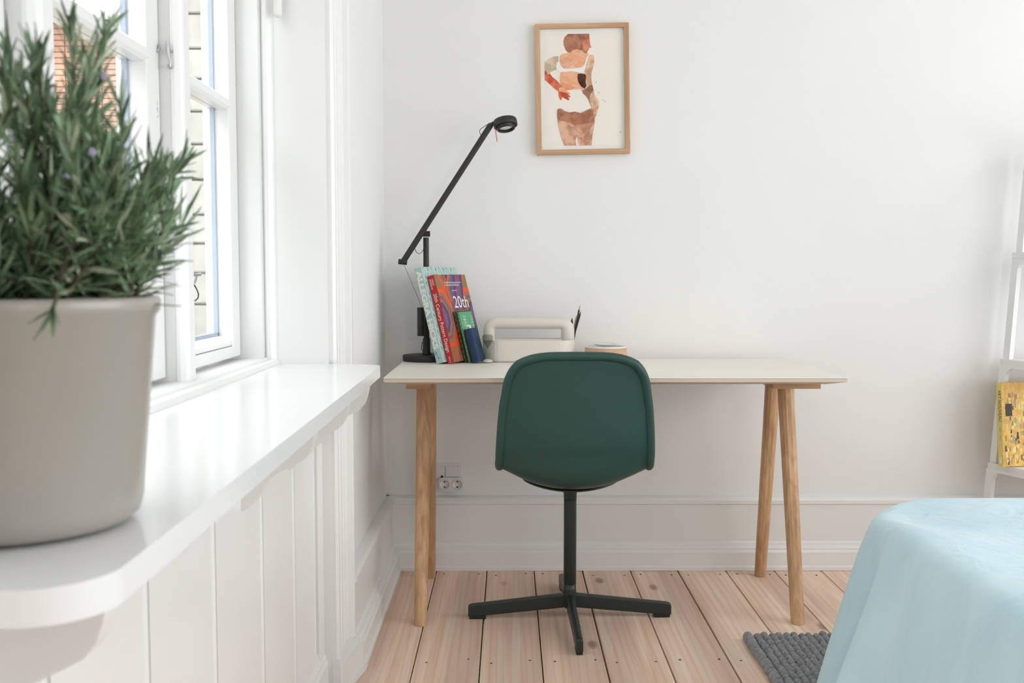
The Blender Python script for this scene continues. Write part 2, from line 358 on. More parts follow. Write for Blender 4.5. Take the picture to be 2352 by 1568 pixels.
# ================================================================== WINDOW
spacer = mat('spacer_grey', srgb(170, 182, 200), .6)
def bars(mb, x0, x1, y0, y1, z0, z1): mb.box(x0, x1, y0, y1, z0, z1)
w1 = bpy.data.objects.new('window_1', None); C.objects.link(w1); struct(w1)
mb = MB()                                   # outer frame: ledge, moulding, head, jambs
mb.prism([(-.70, NY0, .79), (-.545, NY0, .79), (-.545, NY0, .818), (-.549, NY0, .826), (-.557, NY0, .829), (-.560, NY0, .825), (-.568, NY0, .827), (-.571, NY0, LZ), (-.70, NY0, LZ-.004)], (0, NY1-.008-NY0, 0))
mb.build('window_ledge', winpaint, w1)
mb = MB()
# far jamb with its bead
mb.prism([(-.55, 2.393, LZ-.006), (-.553, 2.383, LZ-.006), (-.562, 2.376, LZ-.006), (-.570, 2.376, LZ-.006), (-.576, 2.382, LZ-.006), (-.579, 2.376, LZ-.006), (-.579, 2.366, LZ-.006), (-.70, 2.366, LZ-.006), (-.70, 2.393, LZ-.006)], (0, 0, HEADZ-.01-LZ))
mb.box(-.70, -.56, NY0+.008, .70, LZ-.006, HEADZ-.01); mb.box(-.70, -.56, NY0+.008, 2.393, HEADZ-.05, HEADZ-.01)
mb.build('window_frame', winpaint, w1)
for y in (1.848, 1.288):
    mb = MB(); y1 = y+.042
    mb.prism([(-.70, y, LZ-.004), (-.612, y, LZ-.004), (-.609, y-.003, LZ-.004), (-.603, y-.003, LZ-.004), (-.594, y+.002, LZ-.004), (-.590, y+.006, LZ-.004), (-.588, y+.010, LZ-.004), (-.588, y1-.004, LZ-.004), (-.592, y1, LZ-.004), (-.70, y1, LZ-.004)], (0, 0, HEADZ-.05-LZ))
    mb.build('mullion', winpaint, w1)
def sash(y0, y1, muntins=(1.412, 1.99)):
    s = .062; X = -.630; z0, z1 = LZ+.006, HEADZ-.055
    fr = MB()
    fr.box(-.685, X, y0, y0+s, z0, z1); fr.box(-.685, X, y1-s, y1, z0, z1)
    fr.box(-.684, X-.001, y0+s, y1-s, z0, z0+.026); fr.box(-.684, X-.001, y0+s, y1-s, z1-.05, z1)
    # chamfered upper part of bottom rail
    fr.prism([(-.684, y0+s, z0+.026), (X-.004, y0+s, z0+.027), (X-.004, y0+s, z0+.036), (X-.022, y0+s, z0+.050), (-.684, y0+s, z0+.050)], (0, y1-y0-2*s, 0))
    o = fr.build('sash_frame', winpaint, w1, bevel=.0025)
    gl = MB(); gl.box(-.662, -.656, y0+s-.004, y1-s+.004, z0+.046, z1-.045); gl.build('glass_pane', glass, o)
    sp = MB()
    for a, b in ((y0+s, y0+s+.008), (y1-s-.008, y1-s)): sp.box(-.6715, -.6625, a, b, z0+.05, z1-.05)
    sp.box(-.6715, -.6625, y0+s, y1-s, z0+.05, z0+.058)
    sp.build('glazing_spacer', spacer, o)
    for zm in muntins:
        mm = MB(); a, b = y0+s-.006, y1-s+.006
        mm.prism([(-.656, a, zm-.013), (-.634, a, zm-.013), (-.628, a, zm-.007), (-.628, a, zm+.007), (-.634, a, zm+.013), (-.656, a, zm+.013)], (0, b-a, 0))
        mm.prism([(-.662, a, zm-.011), (-.662, a, zm+.011), (-.680, a, zm+.009), (-.680, a, zm-.009)], (0, b-a, 0))
        mm.build('muntin', winpaint, o)
sash(1.893, 2.362); sash(1.333, 1.845); sash(.703, 1.285)
# hook stay on the mullion
def pt(px, py, y, dx=0): p = aty(px, py, y); return (p.x+dx, y, p.z)
yh = 1.838
hk = thing('window_hook', 'galvanised hook hanging from an eye screw on the window mullion', 'window hook', pt(352, 190, yh))
mb = MB(); mb.tube([pt(355+11*math.cos(a), 110+9*math.sin(a), yh-.004*math.sin(a)) for a in [i*2*PI/14 for i in range(14)]], .0022, 8, closed=True)
mb.tube([pt(346, 112, yh), pt(342, 112, yh+.012)], .0025, 8); mb.build('eye_screw', steel, hk)
mb = MB(); mb.tube([pt(x, y, yh-.006) for x, y in ((354, 112), (353, 122), (350, 140), (349, 160), (352, 190), (356, 220), (358, 240), (355, 248), (350, 258), (348, 268), (352, 277), (358, 274), (361, 262), (363, 246))], [.003, .0035, .0042, .004, .004, .0038, .0034, .003, .003, .003, .003, .003, .0028, .002], 8); mb.build('hook_rod', steel, hk)
hk2 = thing('window_catch', 'small galvanised catch screwed on the mullion beside the hanging hook', 'window catch', pt(388, 125, yh))
mb = MB(); mb.tube([pt(x, y, yh-.004) for x, y in ((384, 95), (385, 112), (387, 128), (391, 142), (390, 150))], [.0030, .0035, .0026, .0022, .0026], 8)
mb.tube([pt(386, 116, yh-.003), pt(395, 118, yh+.006)], .0028, 8); mb.build('catch_lever', steel, hk2)
mb = MB(); mb.lathe([(0, -.004), (.0032, -.003), (.0042, 0), (.0042, .010)], 12, pt(389.5, 152, yh), axis='y'); mb.build('screw', steel, hk2)
hk3 = thing('casement_stay', 'dark iron stay and loop seen through the far pane beside the mullion', 'window stay', pt(450, 640, 1.93))
mb = MB(); mb.tube([pt(x, y, 1.925) for x, y in ((434, 626), (441, 629), (450, 632), (462, 630))], [.003, .0035, .003, .003], 8)
mb.tube([pt(x, y, 1.925) for x, y in ((452, 632), (449, 646), (443, 655), (438, 660))], .0022, 8); mb.build('stay_arm', steel, hk3)
mb = MB(); mb.tube([pt(x, y, 1.925) for x, y in ((446, 654), (452, 664), (456, 675), (455, 684), (449, 690), (441, 691), (434, 690))], .0013, 6); mb.build('wire_loop', blackpl, hk3)
# white pull at the top of the reveal
p0 = aty(638, 20, 2.372)
mb = MB(); mb.lathe([(0, -.020), (.005, -.0195), (.0085, -.016), (.0098, -.010), (.0098, .20), (.007, .21), (0, .212)], 20, (p0.x, 2.372, p0.z))
ph = thing('blind_pull', 'white rounded pull hanging on the window reveal at the top edge', 'pull handle', (p0.x, 2.372, p0.z))
mb.build('pull_body', whitepl, ph)
mb = MB(); mb.box(p0.x-.004, p0.x+.004, 2.375, 2.393, p0.z+.12, p0.z+.13); mb.build('mount', whitepl, ph)

# ================================================================== OUTSIDE
def facade(nm, label, x0, x1, y, z0, z1, cols, course, length, matl):
    root = thing(nm, label, 'building', ((x0+x1)/2, y, z0))
    MB().box(x0, x1, y+.05, y+.4, z0, z1).build('wall', matl[0], root)
    return root
brick_pale = mat('pale_limewashed_brick', srgb(154, 150, 142), .9, var=.22, scale=2.5, bump=.8, bscale=9)
mortar = mat('pale_mortar', srgb(142, 138, 130), .95)
red_brick = mat('red_brick', srgb(178, 140, 120), .9, var=.2, scale=4)
slate = mat('slate_roof', srgb(120, 124, 130), .7, var=.08, scale=4)
foliage = mat('outdoor_foliage', srgb(110, 140, 80), .8, var=.3, scale=2)
gr = struct(MB().box(-60, -.82, -20, 60, -6.2, -6.0).build('ground', mat('courtyard_ground', srgb(170, 165, 155), .9)))
nb = thing('courtyard_wing', 'pale limewashed masonry wall beyond the far window pane', 'building', (-1.9, 8.5, -6))
MB().box(-2.86, -1.0, 8.56, 8.9, -6, 7).build('wall', mortar, nb)
MB().box(-8.5, -8.0, -16, 9, -6, 7.7).build('wall', mortar, nb)  # unseen block opposite, added to cut sky light on sill and reveal
z = -2.0
while z < 5.2:
    h = random.uniform(.24, .30); x = -2.85
    while x < -1.3:
        l = random.uniform(.38, .7)
        MB().box(x, x+l-.018, 8.50+random.uniform(-.012, .012), 8.57, z, z+h-.018).build('stone_block', brick_pale, nb, bevel=.012, seg=1)
        x += l
    z += h
rb = thing('brick_house', 'red brick house with slate roof and white gutter seen through the left pane', 'building', (-9, 14, -6))
MB().box(-16, -4.4, 14.0, 20, -6, 4.45).build('wall', red_brick, rb)
zz = -1.0
bk = MB()
while zz < 4.4:
    x = -8.0
    while x < -4.65:
        bk.box(x, x+.23, 13.97, 14.01, zz, zz+.062); x += .245
    zz += .078
b = bk.build('brick_course', red_brick, rb); b['kind'] = 'stuff'
MB().prism([(-16, 13.6, 4.5), (-16, 17, 5.7), (-16, 20.4, 4.5)], (11.8, 0, 0)).build('roof', slate, rb)
MB().box(-16, -4.25, 13.45, 13.62, 4.40, 4.62).build('gutter', winpaint, rb, bevel=.04)
for i, (wx, wz) in enumerate(((-8.1, 1.6), (-6.6, 1.6), (-7.4, -1.5))):
    f = MB().box(wx, wx+.9, 13.93, 13.99, wz, wz+1.3).build('window', winpaint, rb)
    MB().box(wx+.06, wx+.42, 13.90, 13.93, wz+.06, wz+1.24).box(wx+.48, wx+.84, 13.90, 13.93, wz+.06, wz+1.24).build('pane', slate, f)
tr = thing('courtyard_tree', 'green tree crown seen blurred between the plant and the window', 'tree', (-4.3, 10.6, -6))
MB().tube([(-4.3, 10.6, -6), (-4.3, 10.6, -2), (-4.3, 10.6, .6)], [.14, .11, .07], 10).build('trunk', stemm, tr)
mb = MB()
for i in range(420):
    a = random.uniform(0, 2*PI); b_ = math.acos(random.uniform(-1, 1)); r = random.uniform(.6, 1)
    c = Vector((-4.3+.8*r*math.sin(b_)*math.cos(a), 10.6+1.0*r*math.sin(b_)*math.sin(a), .9+1.0*r*math.cos(b_)))
    d1 = Vector((random.gauss(0, 1), random.gauss(0, 1), random.gauss(0, 1))).normalized()*.16; d2 = d1.cross(Vector((random.gauss(0, 1), random.gauss(0, 1), 1))).normalized()*.10
    mb.add([c-d1, c+d2, c+d1, c-d2], [(0, 1, 2, 3)])
o = mb.build('crown', foliage, tr, fix=False); o['kind'] = 'stuff'

# ================================================================== DESK
DY0, DY1, DZ = 2.80, 3.448, .74
XL, XR = atz(879.5, 868, DZ).x, atz(1952.8, 869, DZ).x
XL = (879.5-1168)/FPX*2.805; XR = (1952.8-1168)/FPX*2.805
desk = thing('trestle_desk', 'cream topped plywood desk on four splayed oak legs against the wall', 'desk', ((XL+XR)/2, 3.12, 0))
ply = bpy.data.materials.new('birch_plywood_edge'); ply.use_nodes = True
nt = ply.node_tree; tc = nt.nodes.new('ShaderNodeTexCoord'); wv = nt.nodes.new('ShaderNodeTexWave'); wv.wave_type = 'BANDS'; wv.bands_direction = 'Z'
wv.inputs['Scale'].default_value = 90; wv.inputs['Distortion'].default_value = .6; rp = nt.nodes.new('ShaderNodeValToRGB')
rp.color_ramp.elements[0].color = srgb(196, 170, 148); rp.color_ramp.elements[1].color = srgb(232, 216, 200)
nt.links.new(tc.outputs['Object'], wv.inputs['Vector']); nt.links.new(wv.outputs['Fac'], rp.inputs['Fac']); nt.links.new(rp.outputs['Color'], nt.nodes['Principled BSDF'].inputs['Base Color'])
nt.nodes['Principled BSDF'].inputs['Roughness'].default_value = .6
def rrect(x0, x1, y0, y1, r, n=4):
    return arc(x1-r, y0+r, r, -90, 0, n)+arc(x1-r, y1-r, r, 0, 90, n)+arc(x0+r, y1-r, r, 90, 180, n)+arc(x0+r, y0+r, r, 180, 270, n)
top = rrect(XL, XR, DY0, DY1, .006)
mb = MB(); mb.prism([(x, y, DZ-.0022) for x, y in top], (0, 0, .0022)); mb.build('desk_surface', lino, desk)
mb = MB(); mb.prism([(x, y, DZ-.0030) for x, y in rrect(XL+.0006, XR-.0006, DY0+.0006, DY1, .006)], (0, 0, .0008)); mb.build('edge_line', mat('dark_glue_line', srgb(120, 112, 108), .7), desk)
# plywood with under-bevel
a = rrect(XL, XR, DY0, DY1, .006); b = rrect(XL+.045, XR-.045, DY0+.045, DY1-.01, .006); n = len(a)
v = [(x, y, DZ-.0030) for x, y in a]+[(x, y, DZ-.0125) for x, y in a]+[(x, y, DZ-.0225) for x, y in b]
mb = MB(); mb.add(v, [list(range(n)), list(range(2*n, 3*n))[::-1]]+[(k*n+i, k*n+(i+1) % n, (k+1)*n+(i+1) % n, (k+1)*n+i) for k in (0, 1) for i in range(n)]); mb.build('desk_board', ply, desk)
LT = .694
for (x0, x1) in ((-.300, -.226), (.775, .915)):
    mb = MB(); mb.prism([(x, 2.93, LT) for x in ()] or [(x0, 2.93, LT), (x1, 2.93, LT), (x1, 2.93, DZ-.0226), (x0, 2.93, DZ-.0226)], (0, .42, 0)); mb.build('trestle_head', oakh, desk, bevel=.0025)
mb = MB(); mb.box(-.226, .775, 3.02, 3.06, LT+.006, DZ-.0226); mb.build('long_rail', oakh, desk, bevel=.0015)
def leg(p0, p1, w0, w1, d0, d1):
    p0, p1 = Vector(p0), Vector(p1); mb = MB(); R = []
    sh = [(1, .45), (.75, .8), (.35, 1), (-.35, 1), (-.75, .8), (-1, .45), (-1, -.45), (-.75, -.8), (-.35, -1), (.35, -1), (.75, -.8), (1, -.45)]
    n = len(sh); v = []
    for p, w, d in ((p0, w0, d0), (p1, w1, d1)): v += [p+Vector((a*w/2, b*d/2, 0)) for a, b in sh]
    mb.add(v, [list(range(n))[::-1], list(range(n, 2*n))]); mb.add(v, [(i, (i+1) % n, n+(i+1) % n, n+i) for i in range(n)], 0, False)
    return mb.build('leg', oak, desk, bevel=.0015, seg=1)
leg((-.2595, 2.905, 0), (-.259, 3.085, LT), .036, .046, .040, .05)
leg((-.266, 3.372, 0), (-.255, 3.235, LT), .034, .044, .034, .044)
leg((.8555, 2.913, 0), (.858, 3.10, LT), .036, .046, .040, .05)
leg((.862, 3.385, 0), (.860, 3.25, LT), .036, .046, .034, .044)

# ================================================================== CHAIR
CX, CY = .184, 2.965
ch = thing('swivel_chair', 'dark green moulded shell chair on a four-star pedestal, back to the viewer', 'chair', (CX, CY, 0))
rows = []   # edge(x half), edge y,z ; centre y,z
for (py, hp, de, dc, up_) in ((829, 144, 2.674, 2.664, 19.5), (839, 153, 2.677, 2.665, 15), (850, 160, 2.681, 2.668, 11), (870, 168, 2.690, 2.672, 6), (900, 172.5, 2.699, 2.677, 3),
                         (932, 177, 2.707, 2.681, 1), (980, 181, 2.719, 2.687, 0), (1020, 183, 2.730, 2.695, 0), (1042, 183.5, 2.740, 2.704, 0)):
    z = aty(1326, py, de).z-(.003 if py > 900 else .009); rows.append((hp*de/FPX-.0105, de, z, dc, z+up_*2.67/FPX))
rows += [(.208, 2.765, .499, 2.722, .470), (.210, 2.82, .492, 2.762, .440), (.210, 2.90, .488, 2.84, .421), (.207, 3.0, .483, 2.95, .414), (.200, 3.10, .476, 3.07, .420), (.182, 3.18, .466, 3.17, .442)]
def cr(p0, p1, p2, p3, t): return tuple(.5*((2*b)+(-a+c)*t+(2*a-5*b+4*c-d)*t*t+(-a+3*b-3*c+d)*t**3) for a, b, c, d in zip(p0, p1, p2, p3))
R2 = []
for i in range(len(rows)-1):
    for k in range(3): R2.append(cr(rows[max(i-1, 0)], rows[i], rows[i+1], rows[min(i+2, len(rows)-1)], k/3))
R2.append(rows[-1])
NU = 32; v = []; XC = (1325-1168)/FPX*2.70
for ri, (hw, ey, ez, cy, cz) in enumerate(R2):
    for k in range(NU+1):
        u = -1+2*k/NU; q = abs(u)**(2.3 if ri > 24 else 4.0 if ri < 9 else 4.0-1.7*(ri-9)/15); q2 = abs(u)**2.3
        v.append((XC+hw*u, cy+(ey-cy)*q2, cz+(ez-cz)*q))
f = [(i*(NU+1)+k, i*(NU+1)+k+1, (i+1)*(NU+1)+k+1, (i+1)*(NU+1)+k) for i in range(len(R2)-1) for k in range(NU)]
mb = MB(); mb.add(v, f, 0, True); sh = mb.build('seat_shell', green, ch)
md = sh.modifiers.new('solid', 'SOLIDIFY'); md.thickness = .007; md.offset = 0
nn = NU+1
left = [v[i*nn] for i in range(len(R2))]; right = [v[i*nn+NU] for i in range(len(R2))]; topr = [v[k] for k in range(NU+1)]
path = left[::-1]+topr[1:-1]+right
mb = MB(); front = [v[(len(R2)-1)*nn+k] for k in range(NU-1, 0, -1)]
mb.tube(path+front, .0125, 14, closed=True); mb.build('shell_rim', green, ch)
# mounting plate following the bowl
mb = MB(); v = []
for zo in (0, -.005):
    for i in range(7):
        for k in range(40):
            a = 2*PI*k/40; r = i/6; xx = .142*r*math.cos(a); yy = .10*r*math.sin(a)
            v.append((XC+xx, CY-.03+yy, .4015+zo+.042*(xx/.21)**2*1.6+.012*(yy/.1)**2))
f = []
for L_ in (0, 1):
    for i in range(6):
        for k in range(40):
            a = L_*280+i*40+k; b = L_*280+i*40+(k+1) % 40; f.append((a, b, b+40, a+40))
for k in range(40): f.append((240+k, 240+(k+1) % 40, 520+(k+1) % 40, 520+k))
mb.add(v, f, 0, True); mb.build('mounting_plate', greenmetal, ch)
mb = MB(); mb.lathe([(0, .402), (.036, .402), (.026, .397), (.0215, .388), (.0195, .372), (.0195, .362), (.018, .361), (.018, .359)], 28, (CX, CY, 0)); mb.build('upper_column', greenmetal, ch)
mb = MB(); mb.lathe([(.0190, .359), (.0190, .105), (.0183, .104)], 28, (CX, CY, 0)); mb.build('column', greenmetal, ch)
mb = MB(); mb.lathe([(0, .105), (.0187, .104), (.0187, .085), (.021, .072), (.021, .035), (.016, .030), (0, .030)], 28, (CX, CY, 0)); mb.build('hub', greenmetal, ch)
for k, ang in enumerate((0, 90, 180, 270)):
    an = math.radians(ang+1.6); dx, dy = math.cos(an), math.sin(an); nx, ny = -dy, dx
    prl = [(.012, .034, .076), (.022, .033, .0745), (.16, .0200, .0595), (.29, .0072, .0455), (.300, .0070, .0435), (.305, .0080, .039)]
    mb = MB(); v = []
    for (r, zb, zt) in prl:
        w = .0105 if r < .2 else .0095
        if r <= .022: w = .012
        for (s_, z) in ((-w, zb+.003), (-w+.002, zb), (w-.002, zb), (w, zb+.003), (w, zt-.005), (w-.003, zt-.001), (0, zt), (-w+.003, zt-.001), (-w, zt-.005)): v.append((CX+dx*r+nx*s_, CY+dy*r+ny*s_, z))
    q = 9; f = [list(range(q))[::-1], list(range((len(prl)-1)*q, len(prl)*q))]+[(i*q+j, i*q+(j+1) % q, (i+1)*q+(j+1) % q, (i+1)*q+j) for i in range(len(prl)-1) for j in range(q)]
    mb.add(v, f); lg = mb.build('leg', greenmetal, ch)
    mb = MB(); v = []
    for r in (.252, .302):
        for (s_, z) in ((-.009, .0003), (.009, .0003), (.009, .0105), (-.009, .0105)): v.append((CX+dx*r+nx*s_, CY+dy*r+ny*s_, z))
    mb.add(v, [(0, 1, 2, 3), (4, 7, 6, 5), (0, 4, 5, 1), (1, 5, 6, 2), (2, 6, 7, 3), (3, 7, 4, 0)])
    mb.build('foot_pad', rubber, lg, org=ch.location, bevel=.001)

# ================================================================== DESK LAMP
LY = 3.37; BX = (979.5-1168)/FPX*LY
lamp = thing('desk_lamp', 'black balanced-arm desk lamp with round base behind the leaning books', 'lamp', (BX, LY, DZ))
def lp(px, py, dy=0): return Vector(aty(px, py, LY+dy))
mb = MB(); mb.lathe([(0, DZ), (.079, DZ), (.080, DZ+.002), (.080, DZ+.0185), (.0785, DZ+.020), (0, DZ+.020)], 48, (BX, LY, 0)); mb.build('base', black, lamp)
mb = MB(); mb.tube([(BX, LY, DZ+.02), (BX, LY, lp(980, 545).z)], .0095, 20); mb.build('pole', black, lamp)
jz = lp(980, 537).z
mb = MB(); mb.tube([(BX-.012, LY-.006, jz), (BX+.014, LY-.006, jz)], .0095, 18); mb.build('pivot_joint', black, lamp, bevel=.001)
a0, a1 = lp(927, 599, -.020), lp(1127, 287, -.020)
mb = MB(); mb.tube([a0, a1], .0098, 18); mb.build('arm', black, lamp)
mb = MB(); c = lp(925, 601, -.02); mb.tube([c-Vector((.014, 0, -.001)), c+Vector((.014, 0, -.002))], .009, 16); mb.build('lower_joint', black, lamp, bevel=.001)
d = (a1-a0).normalized()
mb = MB(); mb.tube([a1-d*.004, lp(1133, 283, -.02), lp(1141, 288, -.02)], [.0072, .0070, .0065], 14); mb.build('head_neck', black, lamp)
hc = lp(1160.5, 283, -.025); q = Matrix.Translation(hc) @ Matrix.Rotation(math.radians(-9), 4, 'Y') @ Matrix.Rotation(math.radians(-14), 4, 'X')
def xf(mb, M): mb.v = [M @ p for p in mb.v]; return mb
mb = MB(); mb.lathe([(0, .0135), (.030, .0135), (.037, .0115), (.0395, .007), (.0395, -.010), (.0385, -.0115), (.033, -.0115), (.033, -.005), (0, -.005)], 36); xf(mb, q); mb.build('lamp_head', black, lamp)
mb = MB(); mb.lathe([(.030, -.006), (.030, -.021), (.0275, -.0225), (.0255, -.021), (.0255, -.008), (.030, -.006)], 36); xf(mb, q); mb.build('inner_ring', black, lamp)
mb = MB(); mb.lathe([(0, -.0145), (.018, -.015), (.0255, -.0125), (.0255, -.0115), (0, -.0115)], 32); xf(mb, q); mb.build('lens', lens, lamp)
mb = MB(); mb.tube([lp(1138, 297, -.045), lp(1141.5, 325, -.045)], .0013, 8); mb.build('tilt_rod', orange, lamp)
mb = MB(); mb.tube([lp(x, y, -.021) for x, y in ((1104, 310), (1101, 302), (1104, 296), (1113, 290), (1124, 283), (1134, 280))], .0011, 6)
mb.tube([lp(x, y, -.012) for x, y in ((953, 560), (953, 571), (956, 579), (962, 583), (968, 580), (974, 570))], .0011, 6)
mb.tube([lp(x, y, .012) for x, y in ((970, 785), (968, 800), (974, 812), (982, 808), (984, 790), (978, 775), (972, 790), (976, 806))], .0014, 6)
mb.build('cable', blackpl, lamp)
mb = MB(); mb.tube([lp(928, 608, -.02), lp(969.5, 706, -.012)], .0006, 5); mb.build('wire', blackpl, lamp)
wx = lp(970, 740).x; z1 = lp(970, 705).z; z0 = lp(970, 770).z
mb = MB(); mb.lathe([(0, z0), (.0110, z0), (.0118, z0+.001), (.0118, z1-.001), (.011, z1), (0, z1)], 24, (wx-.002, LY-.034, 0)); mb.build('counterweight', black, lamp)
mb = MB(); mb.lathe([(.0096, DZ+.02), (.016, DZ+.02), (.016, DZ+.024), (.0125, DZ+.03), (.0125, DZ+.075), (.0096, DZ+.076)], 20, (BX, LY, 0)); mb.build('pole_collar', black, lamp)
wt = mat('white_print', (.85, .85, .82, 1), .6)
text('FLAVIA', 'printed_mark', .011, wt, lamp, Matrix.Translation((-.004, -.0128, .03)) @ Matrix.Rotation(PI/2, 4, 'X') @ Matrix.Rotation(PI/2, 4, 'Z')).hide_render = False
bpy.data.objects.remove(bpy.data.objects['printed_mark'])

# ================================================================== BOOKS
PH, TH = math.radians(28), math.radians(15.2)
def axes(ph, th):
    t = Vector((math.cos(ph), -math.sin(ph), 0)); w = Vector((math.sin(ph), math.cos(ph), 0)); h = Vector((0, 0, 1))
    t2 = t*math.cos(th)+h*math.sin(th); h2 = -t*math.sin(th)+h*math.cos(th)
    return t2, w, h2
def bookM(p, ph, th):
    t, w, h = axes(ph, th); M = Matrix.Identity(4)
    for i, a in enumerate((t, w, h)):
        for j in range(3): M[j][i] = a[j]
    for j in range(3): M[j][3] = p[j]
    return M
def book(name, label, p, T, Wd, H, ph, th, mcov, mspine=None, rnd=.0, group='books leaning on the desk'):
    M = bookM(p, ph, th); root = thing(name, label, 'book', p, group, mat=M)
    c = .0022 if T > .012 else .0012
    mb = MB(); mb.box(c*1.1, T-c*1.1, c*1.5, Wd-.004, .003, H-.003); mb.build('pages', pages, root, org=(0, 0, 0))
    mb = MB(); mb.box(0, c, 0, Wd, 0, H); mb.box(T-c, T, 0, Wd, 0, H); mb.build('cover', mcov, root, org=(0, 0, 0), bevel=.0006, seg=1)
    mb = MB(); mb.box(.0001, T-.0001, -rnd, c, .0001, H-.0001) if not rnd else mb.prism([(T*.5-T*.5*math.cos(PI*i/8), -rnd*math.sin(PI*i/8)+c*.5, 0) for i in range(9)], (0, 0, H), 0, True)
    mb.build('spine', mspine or mcov, root, org=(0, 0, 0))
    return root
SPM = lambda x, h, off=-.0004: Matrix(((0, 1, 0, x), (0, 0, -1, off), (-1, 0, 0, h), (0, 0, 0, 1)))     # text running down a spine
def CVM(T, w, h): return Matrix(((0, 0, 1, T+.0003), (1, 0, 0, w), (0, 1, 0, h), (0, 0, 0, 1)))           # text on front cover
pA = atz(1003, 836, DZ)
def slot(s, target_px, ph, th, base, sT):
    # position s along t from base, slide along w so that it projects to target column
    t = Vector((math.cos(ph), -math.sin(ph), 0)); w = Vector((math.sin(ph), math.cos(ph), 0)); best = None
    for i in range(-200, 400):
        p = base+t*s+w*(i*.0005); e = abs(proj(p)[0]-target_px)
        if best is None or e < best[0]: best = (e, p)
    return best[1]
ct = math.cos(TH)
TA, TB, TC, TD = .0255, .0255, .0085, .0075
blue = mat('pale_blue_cloth', srgb(176, 208, 205), .7, var=.02); red = mat('red_cloth', srgb(205, 38, 52), .6, var=.02)
olive = mat('olive_print', srgb(140, 116, 74), .55); brown = mat('brown_leather', srgb(70, 52, 34), .55, var=.08, scale=40)
gold = mat('gold_tooling', srgb(180, 150, 90), .4); greenb = mat('green_print', srgb(92, 168, 124), .6); navy = mat('navy_cloth', srgb(24, 52, 84), .6, var=.05, scale=60)
cream = mat('cream_print', srgb(226, 222, 205), .7); ink = mat('black_ink', (.02, .02, .02, 1), .6)
org_ = mat('orange_print', srgb(240, 78, 40), .55); pur = mat('purple_print', srgb(96, 62, 96), .55); plum = mat('plum_print', srgb(150, 70, 110), .55); lav = mat('lavender_print', srgb(96, 90, 140), .55)
bA = book('large_book', 'tall pale blue book with white capital lettering, leftmost on the desk', pA, TA, .218, .318, PH, TH, blue)
pB = slot((TA+.0025)/ct, 1028.5, PH, TH, pA, 0); bB = book('large_book', 'red spined book with patterned orange and purple cover', pB, TB, .198, .292, PH, TH, olive, red)
base = pA
sC = (TA+.0025+TB+.003)/ct
pC = slot(sC, 1067.6, PH, TH, base, 0); bC = book('small_book', 'thin brown leather book with gold spine marks, beside the red book', pC, TC, .098, .172, PH, TH, brown)
sD = sC+(TC+.001)/ct
pD = slot(sD, 1076.5, PH, TH, base, 0); bD = book('small_book', 'thin green book with white floral print beside the brown one', pD, TD, .082, .170, PH, TH, greenb)
sE = sD+(TD+.0105)/ct
pE = atz(1085, 831, DZ)
pE = slot(sE, 1084.5, PH, TH, base, 0)
bE = book('pocket_book', 'small navy blue pocket book, rightmost of the leaning books', pE, .030, .050, .112, math.radians(18), TH, navy, rnd=.006)
# --- writing and pattern
text('ALLEGRA HICKS', 'lettering', .0262, paper, bA, SPM(.0035, .306), width=.262, font_off=.0013)
text('PHOTOGRAPHY\nBY DAVID\nOLIVER', 'lettering', .0022, ink, bA, SPM(.009, .040))
mb = MB(); mb.add([(.010, -.0004, .016), (.0155, -.0004, .016), (.01275, -.0004, .0205)], [(0, 1, 2)]); mb.build('publisher_mark', ink, bA, org=(0, 0, 0), fix=False)
mb = MB(); mk = MB()
def leafshape(cw, chh, l, wd, tilt=.12):
    P = []
    for i in range(13):
        a = i/12; P.append((wd*math.sin(PI*a)*(1 if True else 0), (a-.5)*l))
    for i in range(11, 0, -1):
        a = i/12; P.append((-wd*math.sin(PI*a)*.55, (a-.5)*l))
    return [(cw+x+tilt*y*0-y*tilt, chh+y) for x, y in P]
for i in range(9):
    for j in range(6):
        cw = .012+i*.024; chh = .03+j*.054+(.027 if i % 2 else 0)
        for (k, sc, m_) in ((mk, 1, 0), (mb, .72, 0)):
            P = clip(leafshape(cw, chh, .050*sc, .0055*sc), .001, .217, .001, .317)
            if len(P) > 2: k.add([(TA+(.0002 if k is mk else .0004), x, y) for x, y in P], [list(range(len(P)))])
mk.build('leaf_outline', ink, bA, org=(0, 0, 0), fix=False); mb.build('leaf_print', cream, bA, org=(0, 0, 0), fix=False)
text('ALLEGRA\nHICKS', 'lettering', .052, paper, bA, CVM(TA+.0004, .022, .258), width=.18)
text('LESLEY\nJACKSON', 'lettering', .0088, paper, bB, SPM(.0135, .280), width=.034)
text('20th Century Pattern Design', 'lettering', .0185, paper, bB, SPM(.0068, .232), width=.195)
text('PRINCETON\nARCHITECTURAL', 'lettering', .0030, paper, bB, SPM(.012, .022))
LM = [org_, olive, plum, pur, lav]
pat = MB()
def hexa(cw, chh, r, k=1.25): return [(cw-r*.5, chh+r*k), (cw+r*.5, chh+r*k), (cw+r, chh+r*.45), (cw+r, chh-r*.45), (cw+r*.5, chh-r*k), (cw-r*.5, chh-r*k), (cw-r, chh-r*.45), (cw-r, chh+r*.45)]
lay = 0
for (cw, chh) in ((.10, .292+.02), (.10, .0), (-.005, .148), (.203, .148), (.10, .235)):
    for r, m_ in ((.078, 0), (.067, 1), (.057, 2), (.049, 1), (.040, 3), (.028, 4), (.016, 2)):
        if (cw, chh) == (.10, .235): r *= .55
        P = clip(hexa(cw, chh, r), .0005, .1975, .0005, .2915); lay += 1
        if len(P) > 2: pat.add([(TB+.0001+.00003*lay, x, y) for x, y in P], [list(range(len(P)))], m_)
